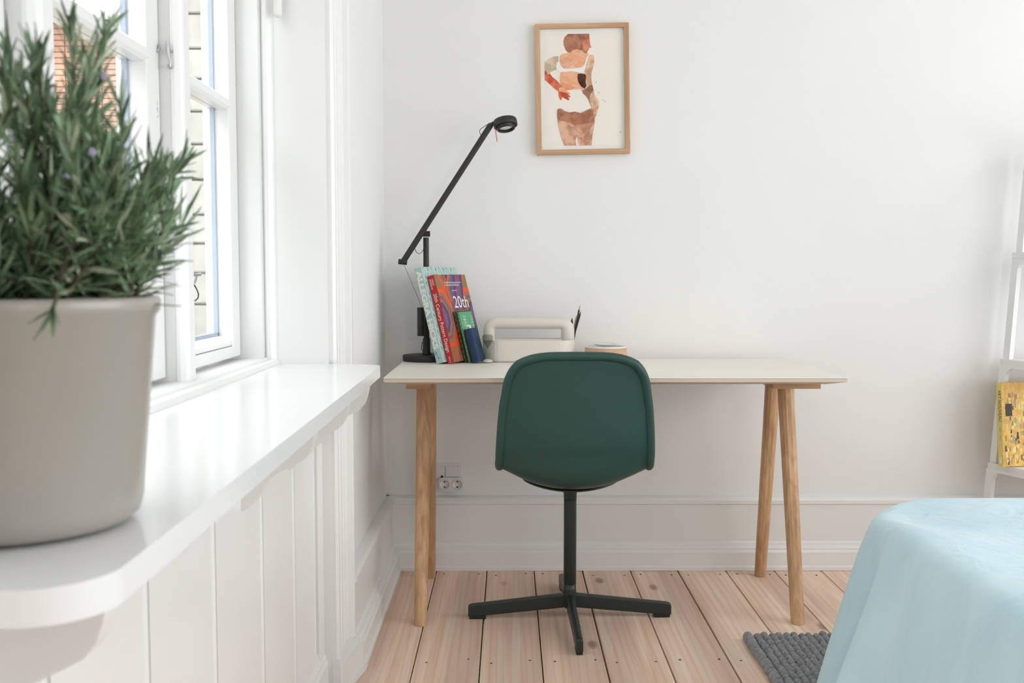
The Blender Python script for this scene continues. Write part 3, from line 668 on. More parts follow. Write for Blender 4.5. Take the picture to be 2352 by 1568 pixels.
# slanted stripes band through the middle
for i, m_ in enumerate((4, 3, 2, 4, 3)):
    x = .066+i*.015; P = clip([(x, .16), (x+.015, .16), (x+.045, .292), (x+.030, .292)], .0005, .1975, .17, .2915)
    pat.add([(TB+.0014, a_, b_) for a_, b_ in P], [list(range(len(P)))], m_)
pat.build('cover_pattern', LM, bB, org=(0, 0, 0), fix=False)
def CV2(T, w, h): M = CVM(T, w, h); M[0][3] += .0014; return M
text('20th', 'lettering', .058, paper, bB, CV2(TB, .080, .178), width=.092)
text('Century\nPattern\nDesign', 'lettering', .052, paper, bB, CV2(TB, .080, .130), width=.09)
text('We inspired by the array of exercises\nin Lesley Jackson\'s brilliant books', 'lettering', .0085, paper, bB, CV2(TB, .048, .262), width=.105)
text('NEW EDITION', 'lettering', .005, paper, bB, CV2(TB, .085, .235))
g = MB()
for i in range(9):
    z = .018+i*.0175; g.box(TC*.25, TC*.75, -.0004, .0, z, z+.0015); g.box(TC*.3, TC*.7, -.0004, 0, z+.004, z+.0052)
g.box(TC*.1, TC*.9, -.0003, 0, .166, .168); g.build('gold_bands', gold, bC, org=(0, 0, 0))
g = MB()
def vine(x0, h0, n, s):
    pts = []; x, h = x0, h0
    for i in range(n): pts.append((TD+.0002, x, h)); x += .0025*math.sin(i*1.2)*s+.001*s; h += .010
    g.tube(pts, .0005, 4)
    for i, p in enumerate(pts[1:]):
        for sd in (1, -1):
            c = (p[1]+sd*.005, p[2]+.003); P = clip([(c[0]-.003*sd, c[1]-.002), (c[0], c[1]-.0016), (c[0]+.0028*sd, c[1]+.003), (c[0]-.001*sd, c[1]+.0016)], .001, .081, .001, .168)
            if len(P) > 2: g.add([(TD+.0004, a_, b_) for a_, b_ in P], [list(range(len(P)))])
vine(.012, .02, 14, 1); vine(.045, .01, 15, -1); vine(.066, .03, 13, .8)
for i in range(12):
    z = .010+i*.013; g.add([(TD*.3, -.0003, z), (TD*.7, -.0003, z+.002), (TD*.5, -.0003, z+.006)], [(0, 1, 2)])
g.build('floral_print', cream, bD, org=(0, 0, 0), fix=False)
g = MB(); g.box(TD+.0004, TD+.0007, .030, .056, .098, .124); g.build('title_patch', cream, bD, org=(0, 0, 0))
g = MB()
for i in range(3): g.box(TD+.0007, TD+.0009, .032+i*.004, .034+i*.004, .106, .119)
g.build('patch_stripes', ink, bD, org=(0, 0, 0))

# ================================================================== HOURGLASS
HP = atz(1120, 833, DZ); hx, hy = HP.x, HP.y
hg = thing('hourglass', 'small glass hourglass with smoked upper bulb beside the books', 'hourglass', (hx, hy, DZ))
up = [(.0012, .0455), (.004, .051), (.0105, .062), (.0165, .074), (.0182, .083), (.0165, .090), (.012, .0925), (0, .093)]
lo = [(0, .0002), (.013, .0006), (.0175, .003), (.0185, .009), (.0165, .018), (.0105, .031), (.004, .0405), (.0012, .0455)]
MB().lathe([(r, DZ+z) for r, z in up], 32, (hx, hy, 0)).build('upper_bulb', smoke, hg)
MB().lathe([(r, DZ+z) for r, z in lo], 32, (hx, hy, 0)).build('lower_bulb', clear, hg)
MB().lathe([(0, DZ+.001), (.0125, DZ+.0013), (.0168, DZ+.0035), (.0174, DZ+.008), (.012, DZ+.010), (0, DZ+.013)], 28, (hx, hy, 0)).build('sand', mat('white_sand', srgb(222, 218, 208), .9), hg)
# ================================================================== CADDY
TY0, TY1 = 3.295, 3.435; TX0 = (1109.5-1168)/FPX*3.365; TX1 = (1320-1168)/FPX*3.365; TM = (TY0+TY1)/2; TZ = DZ+.072
cd = thing('desk_caddy', 'cream oval desk caddy with integrated carrying handle behind the chair', 'caddy', ((TX0+TX1)/2, TM, DZ))
def stad(x0, x1, y0, y1, r, n=8): return rrect(x0, x1, y0, y1, r, n)
o1 = stad(TX0+.004, TX1-.004, TY0+.004, TY1-.004, .060); o2 = stad(TX0, TX1, TY0, TY1, .064); i1 = stad(TX0+.003, TX1-.003, TY0+.003, TY1-.003, .061); i2 = stad(TX0+.007, TX1-.007, TY0+.007, TY1-.007, .057); n = len(o1)
v = [(x, y, DZ+.001) for x, y in o1]+[(x, y, DZ+.006) for x, y in o2]+[(x, y, TZ) for x, y in o2]+[(x, y, TZ) for x, y in i1]+[(x, y, DZ+.005) for x, y in i2]
mb = MB(); mb.add(v, [list(range(n))[::-1], list(range(4*n, 5*n))]); mb.add(v, [(k*n+i, k*n+(i+1) % n, (k+1)*n+(i+1) % n, (k+1)*n+i) for k in range(4) for i in range(n)], 0, False)
mb.build('tray', stone, cd)
zt = aty(1200, 728, TM).z; hz0, hz1 = aty(1200, 778, TM).z, aty(1200, 755, TM).z
ou = rrect(TX0+.001, TX1-.001, DZ+.006, zt, .004, 8)
ou = arc(TX1-.001-.004, DZ+.01, .004, -90, 0, 8)+arc(TX1-.001-.045, zt-.045, .045, 0, 90, 8)+arc(TX0+.001+.045, zt-.045, .045, 90, 180, 8)+arc(TX0+.005, DZ+.01, .004, 180, 270, 8)
inn = rrect((1136-1168)/FPX*TM, (1289-1168)/FPX*TM, hz0, hz1, .004, 8)
n = len(ou); v = []
for (l, y) in ((ou, TM-.004), (inn, TM-.004), (inn, TM+.004), (ou, TM+.004)):
    v += [(x, y, z) for x, z in l]
# swelling grip: pull the opening edge outward in depth
v = []
mid = [((a[0]+b[0])/2, (a[1]+b[1])/2) for a, b in zip(ou, inn)]
loops = [(ou, -.003), (mid, -.010), (inn, -.006), (inn, .006), (mid, .010), (ou, .003)]
for l, dy in loops: v += [(x, TM+dy, z) for x, z in l]
mb = MB(); mb.add(v, [(k*n+i, k*n+(i+1) % n, ((k+1) % 6)*n+(i+1) % n, ((k+1) % 6)*n+i) for k in range(6) for i in range(n)], 0, True); mb.build('handle', stone, cd, weld=True)
# pencils standing in the caddy
pen = [((1322, 768), (1332, 701), srgb(28, 70, 72), 'dark green pencil with sharpened wooden tip upright in the caddy', True, .0036, 3.395),
       ((1317, 775), (1334, 715), srgb(26, 24, 24), 'black pencil leaning outward at the rim of the caddy', False, .0036, 3.385),
       ((1318, 770), (1324, 724), srgb(205, 160, 115), 'short natural wood pencil between the dark ones in the caddy', True, .0034, 3.405),
       ((1312, 775), (1314, 729), srgb(20, 20, 20), 'short black pen nearest the caddy handle', False, .0042, 3.390)]
for k, (a, b, c, lb, tip, r, yy) in enumerate(pen):
    A = aty(a[0], a[1], yy); B = aty(b[0], b[1], yy); D = (B-A); L_ = D.length; D.normalize(); A = A-D*((A.z-(DZ+.008))/D.z)
    A = Vector((min(A.x, TX1-.012), yy, DZ+.0085)); D = (B-A).normalized()
    root = thing('pencil', lb, 'pencil', A, 'pencils in the desk caddy')
    MB().tube([A, B-D*.016], r, 6).build('body', mat('pencil_paint', c, .4), root)
    MB().tube([B-D*.016, B-D*.004], [r*.98, r*.35], 8).build('point', mat('bare_wood', srgb(214, 172, 128), .7) if tip else ink, root)
    MB().tube([B-D*.004, B], [r*.35, .0003], 6).build('lead', ink, root)
# ================================================================== CORK POT
KX0, KX1 = (1344-1168)/FPX*3.34, (1440-1168)/FPX*3.34; kc = (KX0+KX1)/2; kr = (KX1-KX0)/2; ky = 3.34
kz = DZ+.045
ck = thing('cork_container', 'round cork container with white rim, half hidden behind the chair back', 'container', (kc, ky, DZ))
MB().lathe([(0, DZ), (kr-.002, DZ), (kr, DZ+.002), (kr, kz), (kr-.004, kz+.001), (kr-.006, DZ+.01), (0, DZ+.01)], 48, (kc, ky, 0)).build('cork_body', cork, ck)
MB().lathe([(kr-.007, DZ+.011), (kr-.0055, kz), (kr-.0008, kz+.001), (kr-.0008, kz+.006), (kr-.003, kz+.007), (kr-.008, kz+.004), (kr-.010, DZ+.02), (0, DZ+.02), (0, DZ+.0105), (kr-.007, DZ+.011)], 48, (kc, ky, 0)).build('inner_bowl', whitepl, ck)
o = MB(); o.lathe([(0, 0), (.020, 0), (.030, .002), (.041, .008), (.042, .009), (.040, .0095), (.030, .004), (.019, .0025), (0, .0025)], 40)
xf(o, Matrix.Translation((kc-.002, ky+.002, kz+.0055)) @ Matrix.Rotation(math.radians(2), 4, 'X'))
tag(o.build('dish', whitepl, None, org=(0, 0, 0)), 'small white dish lying in the top of the cork container', 'dish')
# ================================================================== PICTURE
u0 = [aty(*p, 3.478) for p in ((1228.4, 55), (1443, 51.5), (1234, 355.5), (1448.8, 350.8))]
pc = sum(u0, Vector())/4; ex = ((u0[1]-u0[0])+(u0[3]-u0[2]))/2; ez = ((u0[0]-u0[2])+(u0[1]-u0[3]))/2
PW, PHH = ex.length, ez.length; ang = math.atan2(ex.z, ex.x)
M = Matrix.Translation((pc.x, 3.478, pc.z)) @ Matrix.Rotation(-ang, 4, 'Y')
pic = thing('framed_picture', 'oak framed watercolour print of a woman seen from behind', 'picture', pc, mat=M)
hw, hh, fw = PW/2, PHH/2, .0160
for (pts, nm, mm_) in (([(-hw, hh), (hw, hh), (hw-fw, hh-fw), (-hw+fw, hh-fw)], 'frame_rail', frameoakx), ([(-hw, -hh), (hw, -hh), (hw-fw, -hh+fw), (-hw+fw, -hh+fw)], 'frame_rail', frameoakx),
                 ([(-hw, hh), (-hw+fw, hh-fw), (-hw+fw, -hh+fw), (-hw, -hh)], 'frame_stile', frameoak), ([(hw, hh), (hw-fw, hh-fw), (hw-fw, -hh+fw), (hw, -hh)], 'frame_stile', frameoak)):
    MB().prism([(x, -.001, z) for x, z in pts], (0, .022, 0)).build(nm, mm_, pic, org=(0, 0, 0), bevel=.0006, seg=1)
MB().box(-hw+fw-.002, hw-fw+.002, .010, .018, -hh+fw-.002, hh-fw+.002).build('mount_board', mat('cool_white_mount', srgb(238, 240, 234), .8), pic, org=(0, 0, 0))
def pl(px, py):     # crop coordinates -> picture plane
    # frame corners in the crop
    u = (px-127-(py-112)*25/1346)/961; w_ = (py-112+(px-127)*16/961)/1343
    return (-hw+u*PW, hh-w_*PHH)
LAY = [0]
def shape(name, pts, m_, lay):
    LAY[0] += 1
    P = [pl(*p) for p in pts]; MB().add([(x, .0098-.00008*LAY[0], z) for x, z in P], [list(range(len(P)))]).build(name, m_, pic, org=(0, 0, 0), fix=False)
def wc(name, c1, c2, sc=28):
    m = bpy.data.materials.new(name); m.use_nodes = True; nt = m.node_tree; b = nt.nodes['Principled BSDF']; b.inputs['Roughness'].default_value = .85; b.inputs['Specular IOR Level'].default_value = .2
    tc = nt.nodes.new('ShaderNodeTexCoord'); n = nt.nodes.new('ShaderNodeTexNoise'); n.inputs['Scale'].default_value = sc; n.inputs['Detail'].default_value = 5; n.inputs['Distortion'].default_value = 1
    r = nt.nodes.new('ShaderNodeValToRGB'); r.color_ramp.elements[0].position = .38; r.color_ramp.elements[1].position = .62; r.color_ramp.elements[0].color = c1; r.color_ramp.elements[1].color = c2
    nt.links.new(tc.outputs['Object'], n.inputs['Vector']); nt.links.new(n.outputs['Fac'], r.inputs['Fac']); nt.links.new(r.outputs['Color'], b.inputs['Base Color']); return m
shape('print_paper', [(226, 206), (1010, 196), (1028, 1358), (240, 1362)], mat('cream_art_paper', srgb(242, 234, 224), .85, var=.01), 1)
brn = wc('brown_wash', srgb(160, 104, 84), srgb(190, 134, 108)); pch = wc('peach_wash', srgb(236, 168, 128), srgb(240, 190, 156)); rdw = wc('red_wash', srgb(196, 78, 54), srgb(222, 128, 98)); drk = wc('dark_wash', srgb(60, 40, 34), srgb(110, 66, 56))
skn = wc('skin_wash', srgb(226, 160, 126), srgb(240, 200, 172)); thg = wc('thigh_wash', srgb(186, 132, 108), srgb(232, 186, 156), 22); tan_ = wc('tan_wash', srgb(200, 156, 126), srgb(236, 204, 176)); grw = wc('grey_wash', srgb(196, 176, 150), srgb(226, 206, 182)); whp = mat('bare_paper', srgb(244, 241, 234), .85)
shape('painted_head', [(468, 206), (685, 204), (690, 260), (698, 320), (708, 346), (690, 350), (682, 366), (672, 380), (665, 405), (640, 408), (610, 380), (560, 365), (520, 372), (500, 395), (470, 400), (440, 365), (424, 320), (420, 280), (432, 240)], brn, 2)
shape('painted_face', [(640, 262), (690, 260), (698, 320), (708, 346), (690, 350), (682, 366), (672, 378), (650, 384), (622, 350), (618, 300)], wc('face_wash', srgb(206, 124, 92), srgb(226, 150, 118)), 3)
shape('painted_neck', [(500, 395), (520, 372), (560, 362), (610, 376), (640, 408), (672, 400), (680, 425), (662, 470), (640, 520), (600, 550), (540, 558), (470, 562), (425, 560), (396, 530), (380, 480), (384, 430), (410, 412), (465, 400)], pch, 4)
shape('painted_shoulder_blade', [(390, 470), (440, 440), (520, 470), (560, 520), (540, 556), (470, 562), (425, 560), (398, 530)], skn, 5)
shape('painted_upper_arm', [(228, 495), (280, 455), (330, 436), (370, 433), (372, 490), (350, 500), (345, 540), (352, 570), (300, 592), (285, 600), (282, 625), (262, 622), (245, 590), (229, 582)], grw, 2)
shape('painted_forearm', [(229, 582), (245, 590), (262, 622), (285, 615), (310, 650), (350, 680), (385, 718), (420, 752), (440, 770), (450, 788), (494, 812), (492, 826), (470, 822), (496, 852), (488, 862), (470, 850), (486, 886), (470, 888), (440, 872), (410, 856), (400, 888), (385, 880), (370, 840), (372, 800), (330, 770), (290, 730), (250, 695), (230, 680)], rdw, 3)
shape('painted_hand', [(380, 760), (420, 752), (450, 785), (494, 812), (490, 824), (450, 812), (400, 800), (375, 795)], pch, 4)
shape('painted_back', [(395, 602), (440, 592), (500, 590), (560, 600), (600, 612), (640, 622), (636, 700), (620, 775), (560, 776), (500, 780), (450, 785), (420, 752), (388, 716), (384, 650)], pch, 2)
shape('painted_back_glow', [(400, 700), (470, 720), (560, 760), (500, 780), (450, 785), (420, 752), (390, 716)], wc('coral_wash', srgb(232, 134, 104), srgb(238, 160, 128)), 3)
shape('painted_shadow', [(570, 618), (600, 612), (660, 620), (664, 650), (650, 700), (690, 740), (692, 775), (660, 780), (630, 765), (600, 740), (575, 700), (565, 660)], drk, 4)
shape('painted_right_arm', [(680, 432), (700, 418), (725, 425), (740, 455), (735, 520), (712, 600), (708, 660), (720, 730), (738, 800), (745, 840), (780, 880), (794, 915), (786, 960), (772, 1010), (764, 1050), (746, 1064), (700, 1060), (716, 965), (700, 930), (680, 880), (655, 845), (620, 820), (610, 780), (640, 770), (660, 740), (650, 700), (656, 640), (636, 600), (650, 540), (668, 480)], tan_, 3)
shape('painted_shoulder', [(684, 436), (700, 418), (725, 425), (740, 455), (736, 482), (668, 480)], pch, 5)
shape('painted_arm_shadow', [(620, 790), (690, 740), (720, 730), (732, 790), (700, 830), (690, 880), (716, 962), (700, 930), (680, 880), (655, 845), (625, 820)], wc('umber_wash', srgb(140, 100, 80), srgb(180, 136, 112)), 5)
shape('painted_strap', [(655, 455), (675, 425), (684, 432), (660, 500), (636, 600), (600, 612), (560, 596), (500, 588), (420, 598), (392, 602), (352, 575), (346, 540), (360, 505), (374, 560), (430, 566), (500, 562), (570, 560), (610, 552), (636, 530)], whp, 6)
shape('painted_thighs', [(360, 985), (380, 972), (410, 980), (440, 1002), (490, 1014), (540, 1006), (600, 1020), (650, 1000), (690, 980), (720, 966), (760, 1000), (752, 1060), (745, 1120), (740, 1160), (725, 1240), (714, 1355), (590, 1357), (572, 1290), (560, 1254), (550, 1300), (556, 1357), (436, 1358), (405, 1280), (378, 1180), (362, 1090), (358, 1030)], thg, 2)
shape('painted_hip_shadow', [(360, 985), (380, 972), (410, 980), (440, 1002), (490, 1014), (540, 1006), (600, 1020), (690, 980), (730, 1000), (742, 1110), (640, 1130), (540, 1150), (480, 1120), (400, 1100), (362, 1090), (358, 1030)], brn, 3)
for (x, y) in ((758, 706), (785, 810), (831, 887), (851, 900)): shape('paint_speck', [(x-4, y-4), (x+4, y-4), (x+4, y+4), (x-4, y+4)], brn, 3)
shape('painted_initial', [(1000, 1225), (1018, 1203), (1020, 1232), (1012, 1220)], pch, 3)
# ================================================================== SOCKET
SY = WY-.0
sk = thing('wall_socket', 'white double socket with cable outlets on the wall behind the desk leg', 'socket', (aty(1030, 1095, WY).x, WY, aty(1030, 1095, WY).z))
def sp(px, py): p = aty(px, py, WY-.008); return p.x, p.z
def skbox(x0, x1, y0, y1, d0, d1, nm, m_, bev=.0015, par=None):
    a = sp(x0, y1); b = sp(x1, y0); o = MB().box(a[0], b[0], WY-d1, WY-d0, a[1], b[1]).build(nm, m_, par or sk, org=sk.location, bevel=bev); return o
skbox(975, 1060, 1063, 1099, -.001, .008, 'back_plate', whitepl)
skbox(978, 1020, 1070, 1098, .008, .011, 'outlet_cover', whitepl, .001)
skbox(1024, 1055, 1070, 1094, .008, .012, 'rocker_switch', whitepl, .001)
ds = MB(); x0, zb = sp(1008, 1126); x1, zt_ = sp(1066, 1095)
ds.prism([(x, WY+.001, z) for x, z in rrect(x0, x1, zb, zt_, .014, 6)], (0, -.024, 0)); dso = ds.build('socket_block', whitepl, sk, bevel=.002)
for cx in (1022, 1051):
    c = sp(cx, 1110); MB().lathe([(.0195, .0005), (.0195, -.001), (.0165, -.001), (.0165, .0002), (0, .0002)], 28, (c[0], WY-.0235, c[1]), axis='y').build('socket_face', whitepl, dso, org=sk.location)
    for dz in (-6, 6):
        h = sp(cx, 1110+dz); MB().lathe([(0, -.0012), (.0026, -.0012), (.0026, .001)], 10, (h[0], WY-.0235, h[1]), axis='y').build('pin_hole', ink, dso, org=sk.location)
for cx in (995, 1015.5):
    c = sp(cx, 1094); MB().lathe([(0, -.006), (.0048, -.006), (.0048, .002)], 14, (c[0], WY-.011, c[1]), axis='y').build('cable_outlet', ink, sk)

# ================================================================== LADDER SHELF
SYF, SYB = 3.17, 3.44
sf = thing('ladder_shelf', 'white stepped shelf tower with rounded corners, cut by the right edge', 'shelf', (1.9, 3.3, 0))
sx = lambda px: (px-1168)/FPX*SYB
zs = [.381, .739, 1.103, 1.453]; TPR = .105
slabL = [2281, 2302, 2322, 2342]; legb = [(2262, 2278), (2285, 2301), (2308, 2322), (2330, 2343)]
XR = 2.28
for i, z in enumerate(zs):
    xl = sx(slabL[i]); xr = 2*XR-xl-.12*0
    MB().prism([(xl, SYB, z-.019), (xl+TPR, SYF, z-.019), (xr-TPR, SYF, z-.019), (xr, SYB, z-.019)], (0, 0, .019)).build('shelf_board', shelfm, sf, bevel=.003)
    zb = zs[i-1] if i else 0.0
    a, b = sx(legb[i][0]+1), sx(legb[i][1]+1); zt_ = z-.0185; Ls = math.hypot(TPR, SYB-SYF); wl_ = .026; r = .032
    out_ = [(0, zb), (0, zt_), (Ls, zt_), (Ls, zb), (Ls-wl_, zb)]
    inn_ = [(Ls-wl_-r+r*math.cos(math.radians(t*15)), zt_-.010-r+r*math.sin(math.radians(t*15))) for t in range(0, 7)]+[(wl_+r-r*math.sin(math.radians(t*15)), zt_-.010-r+r*math.cos(math.radians(t*15))) for t in range(0, 7)]+[(wl_, zb)]
    for sgn in (1, -1):
        def P3(u, zz, th):
            xx = a+(b-a)*(zz-zb)/(zt_-zb)+TPR*u/Ls+th; yy = SYB-(SYB-SYF)*u/Ls+th*.3
            return (xx if sgn > 0 else 2*XR-xx, yy, zz)
        pts = out_+inn_
        MB().prism([P3(u, zz, 0) for u, zz in pts], Vector((.016*sgn, .004, 0))).build('side_frame', shelfm, sf, bevel=.002)
# yellow art book on the shelf
yel = mat('yellow_cloth', srgb(236, 214, 130), .6, var=.02); goldp = mat('gold_print', srgb(226, 180, 92), .5, var=.2, scale=60)
ph2 = math.radians(75); pY = Vector(((2306-1168)/FPX*3.362, 3.362, .3815))
bY = book('art_book', 'yellow spined art book with gold mosaic cover standing on the white shelf', pY, .0245, .21, .283, ph2, math.radians(4.4), goldp, yel, group=None)
text('ART NOUVEAU', 'lettering', .0175, mat('olive_ink', srgb(90, 84, 40), .7), bY, SPM(.0085, .258), width=.105)
text('1890 - 1914', 'lettering', .0055, mat('olive_ink_pale', srgb(150, 140, 90), .7), bY, SPM(.012, .135), width=.045)
MB().box(.008, .018, -.0006, 0, .012, .030).build('publisher_mark', paper, bY, org=(0, 0, 0))
MS = [mat('mosaic_dark', srgb(58, 44, 40), .5), mat('mosaic_cream', srgb(236, 222, 150), .5), mat('mosaic_grey', srgb(170, 160, 150), .5), mat('mosaic_ochre', srgb(190, 130, 50), .5)]
mz = MB()
for i in range(230):
    x = random.uniform(.008, .19); z = random.uniform(.005, .235); wd = random.uniform(.003, .009); ht = random.uniform(.008, .02)
    mz.box(.0245, .0248+.00002*(i % 10), x, min(x+wd, .209), z, z+ht, random.choice((0, 1, 1, 2, 3, 3)))
mz.box(.0245, .0253, .014, .040, .170, .212, 0); mz.build('mosaic_print', MS, bY, org=(0, 0, 0))

# ================================================================== RUG
RX0, RX1, RY0, RY1 = .660, .94, 1.4, 2.775
rug = thing('wool_rug', 'dark grey chunky woven wool rug lying beside the bed', 'rug', (.80, 2.1, 0))
MB().box(RX0+.012, RX1, RY0, RY1-.012, .0005, .010).build('backing', mat('grey_felt', srgb(84, 84, 86), .95, var=.2, scale=150, bump=1, bscale=500), rug, bevel=.004)
lm = MB()
def blob(c, rx, ry, rz, rot):
    v = []; f = []; A, B = 9, 6
    for j in range(B+1):
        th = PI*j/B
        for k in range(A):
            a = 2*PI*k/A; x, y, z = rx*math.sin(th)*math.cos(a), ry*math.sin(th)*math.sin(a), rz*math.cos(th)
            v.append((c[0]+x*math.cos(rot)-y*math.sin(rot), c[1]+x*math.sin(rot)+y*math.cos(rot), c[2]+z))
    for j in range(B):
        for k in range(A): f.append((j*A+k, j*A+(k+1) % A, (j+1)*A+(k+1) % A, (j+1)*A+k))
    lm.add(v, f, 0, True)
x = RX0+.012; ci = 0
while x < .93:
    y = RY1-.012-(.009 if ci % 2 else 0); pw = .0205 if ci else .026
    while y > 1.75:
        st = random.uniform(.019, .027)
        blob((x+random.uniform(-.0015, .0015), y, .0125+random.uniform(-.001, .002)), pw*.58, st*.60, .0135+random.uniform(0, .003), random.uniform(-.25, .25)+.25)
        y -= st
    x += pw; ci += 1
o = lm.build('wool_loops', wool, rug, fix=False, weld=False); o['kind'] = 'stuff'
# ================================================================== BED
bed = thing('bed', 'bed draped in a light blue linen cover at the right', 'bed', (1.9, 1.3, 0))
MB().box(.92, 2.7, .15, 2.3, .12, .30).build('bed_base', mat('pale_bed_base', srgb(190, 188, 182), .8), bed, bevel=.02)
MB().box(.90, 2.72, .12, 2.32, .30, .475).build('mattress', paper, bed, bevel=.04, seg=4)
for (lx, ly) in ((1.08, .3), (2.6, .3), (1.08, 2.15), (2.6, 2.15)): MB().lathe([(0, 0), (.022, 0), (.028, .12), (0, .12)], 16, (lx, ly, 0)).build('bed_leg', oak, bed)
BX0, BX1, BY0, BY1, BR, BZ = .808, 2.75, .08, 2.392, .21, .504
path = []
def addp(x, y, nx, ny): path.append((x, y, nx, ny))
n_ = 150
for i in range(n_): addp(BX0, BY0+(BY1-BR-BY0)*i/n_, -1, 0)
for i in range(26): a = math.radians(180-90*i/26); addp(BX0+BR+BR*math.cos(a), BY1-BR+BR*math.sin(a), math.cos(a), math.sin(a))
for i in range(81): addp(BX0+BR+(BX1-BX0-BR)*i/80, BY1, 0, 1)
ss = [0]
for i in range(1, len(path)): ss.append(ss[-1]+math.hypot(path[i][0]-path[i-1][0], path[i][1]-path[i-1][1]))
s0 = ss[n_+9]      # corner arc position
vv = []; cxm, cym = 1.95, 1.2
tops = [1.0, .75, .5, .3, .18, .10, .06]
prof_ = [(-.045, 0), (-.028, -.0025), (-.014, -.008), (-.004, -.018), (.001, -.030)]
down = [.06, .09, .13, .17, .21, .25, .29, .33, .37, .41, .445, .468]
def fold(s, k):
    d = s-s0; am = k**1.1
    w_ = .034*math.exp(-((d+.03)/.05)**2) - .165*math.exp(-((d+.145)/.036)**2) + .060*math.exp(-((d+.235)/.055)**2)
    w_ += .012*math.sin(s*13+1.3)+.007*math.sin(s*29)
    return w_*am
for (x, y, nx, ny), s in zip(path, ss):
    col = []; sag = .016*math.exp(-((s-s0+.02)/.14)**2)
    for t in tops:
        cx_ = x+(cxm-x)*t; cy_ = y+(cym-y)*t
        col.append((cx_, cy_, BZ+.004*math.sin(cx_*7+cy_*5)*(t > .05)+.003*math.sin(cx_*17-cy_*13)*(t > .05)-.004*(1-min(t/.2, 1))-sag*max(0, 1-t/.2)))
    col += [(x+nx*o_, y+ny*o_, BZ-.004+z_-sag) for o_, z_ in prof_]
    for dz in down:
        k = (dz-.03)/.46; out = .100*(k**.85)+fold(s, k)*1.0+.002
        col.append((x+nx*out, y+ny*out*(.8), BZ-.004-dz-sag*max(0, 1-dz/.4)))
    vv += col
nc = len(tops)+len(prof_)+len(down)
f = [(i*nc+j, (i+1)*nc+j, (i+1)*nc+j+1, i*nc+j+1) for i in range(len(path)-1) for j in range(nc-1)]
mb = MB(); mb.add(vv, f, 0, True); o = mb.build('linen_cover', linenm, bed, weld=True)
md = o.modifiers.new('s', 'SUBSURF'); md.levels = 1; md.render_levels = 1

# ================================================================== POTTED PLANT
QX, QY, RB, RT, PZ = -.412, .845, .096, .1145, 1.008
plant = thing('potted_herb', 'bushy green needle-leaved herb in a tall glazed pot on the sill', 'plant', (QX, QY, SZ))
plant.name = 'potted_plant'
MB().lathe([(0, SZ+.001), (RB-.020, SZ+.001), (RB-.008, SZ+.004), (RB-.002, SZ+.010), (RB+.0005, SZ+.02), (RT-.0045, PZ-.016), (RT-.001, PZ-.012), (RT, PZ-.003), (RT-.002, PZ), (RT-.007, PZ), (RT-.009, PZ-.004), (RT-.010, PZ-.025), (0, PZ-.025)], 64, (QX, QY, 0)).build('glazed_pot', pot, plant)
MB().lathe([(0, PZ-.014), (.05, PZ-.016), (RT-.011, PZ-.020), (RT-.012, PZ-.0245), (0, PZ-.0245)], 40, (QX, QY, 0)).build('soil', soil, plant)
random.seed(21)
def needle(mb, p, d, L, w, mi, curl):
    d = d.normalized(); up_ = Vector((random.gauss(0, 1), random.gauss(0, 1), random.gauss(0, 1))); s = d.cross(up_).normalized(); nrm = s.cross(d).normalized()
    v = []
    for (t, ww) in ((0, .45), (.3, 1), (.7, .85), (1, .1)):
        c = p+d*(L*t)+Vector((0, 0, -1))*(curl*L*t*t)
        v += [c-s*(w*ww/2)+nrm*w*.18, c, c+s*(w*ww/2)+nrm*w*.18]
    mb.add(v, [(i*3+j, i*3+j+1, i*3+j+4, i*3+j+3) for i in range(3) for j in range(2)], mi, True)
def sprig(base, d0, L, bend, dens=1.0, nl=.034):
    d = Vector(d0).normalized(); P = [Vector(base)]; N = 9
    for i in range(N):
        d = (d+Vector(bend)/N+Vector((random.gauss(0, .05), random.gauss(0, .05), random.gauss(0, .03)))).normalized(); P.append(P[-1]+d*(L/N))
        if P[-1].x > -.308: P[-1].x = -.308-random.uniform(0, .004)
        if P[-1].x < -.532: P[-1].x = -.532+random.uniform(0, .004)
    st = MB().tube(P, [.0022-.0014*i/N for i in range(N+1)], 6).build('stem', stemm, plant)
    mb = MB(); k = int(L/.0034*dens); fl_ = random.random()
    for i in range(k):
        t = (.12+.88*i/k)*N; j = min(int(t), N-1); p = P[j].lerp(P[j+1], t-j); ax = (P[j+1]-P[j]).normalized()
        a = i*2.4+random.uniform(-.4, .4); q = ax.cross(Vector((.3, .2, 1))).normalized(); q2 = ax.cross(q)
        rad = q*math.cos(a)+q2*math.sin(a); tip = i/k
        dd = ax*(.7+.9*tip+random.uniform(0, .3))+rad*(1.0-.45*tip)+Vector((random.gauss(0, .16), random.gauss(0, .16), random.gauss(0, .16)))
        Ln = nl*random.uniform(.75, 1.15)*(1-.25*tip)
        e = p+dd.normalized()*Ln
        if e.x < -.55 or p.x < -.55 or (e.z < PZ+.004 and math.hypot(e.x-QX, e.y-QY) < RT+.02 and L > .1): continue
        needle(mb, p, dd, Ln, random.uniform(.0030, .0044), random.choices((0, 1, 2), (5, 3, 1.5))[0], random.uniform(-.22, .32))
    if mb.v:
        o = mb.build('needle_leaves', [leafm, leaf2, leaf3], st, org=plant.location, fix=False); o['kind'] = 'stuff'
# dense mound of stems
for i in range(128):
    a = random.uniform(0, 2*PI); r = .082*math.sqrt(random.random()); b = Vector((QX+r*math.cos(a), QY+r*math.sin(a), PZ-.018))
    out = r/.082
    dx, dy = math.cos(a)*out*.75, math.sin(a)*out*.55
    sprig(b, (dx+random.gauss(0, .12), dy+random.gauss(0, .12), 1.05-.35*out+random.uniform(-.1, .2)), random.uniform(.09, .225)*(1-.12*out), (dx*.35+random.gauss(0, .25), dy*.35+random.gauss(0, .25), .1), .75, random.uniform(.030, .044))
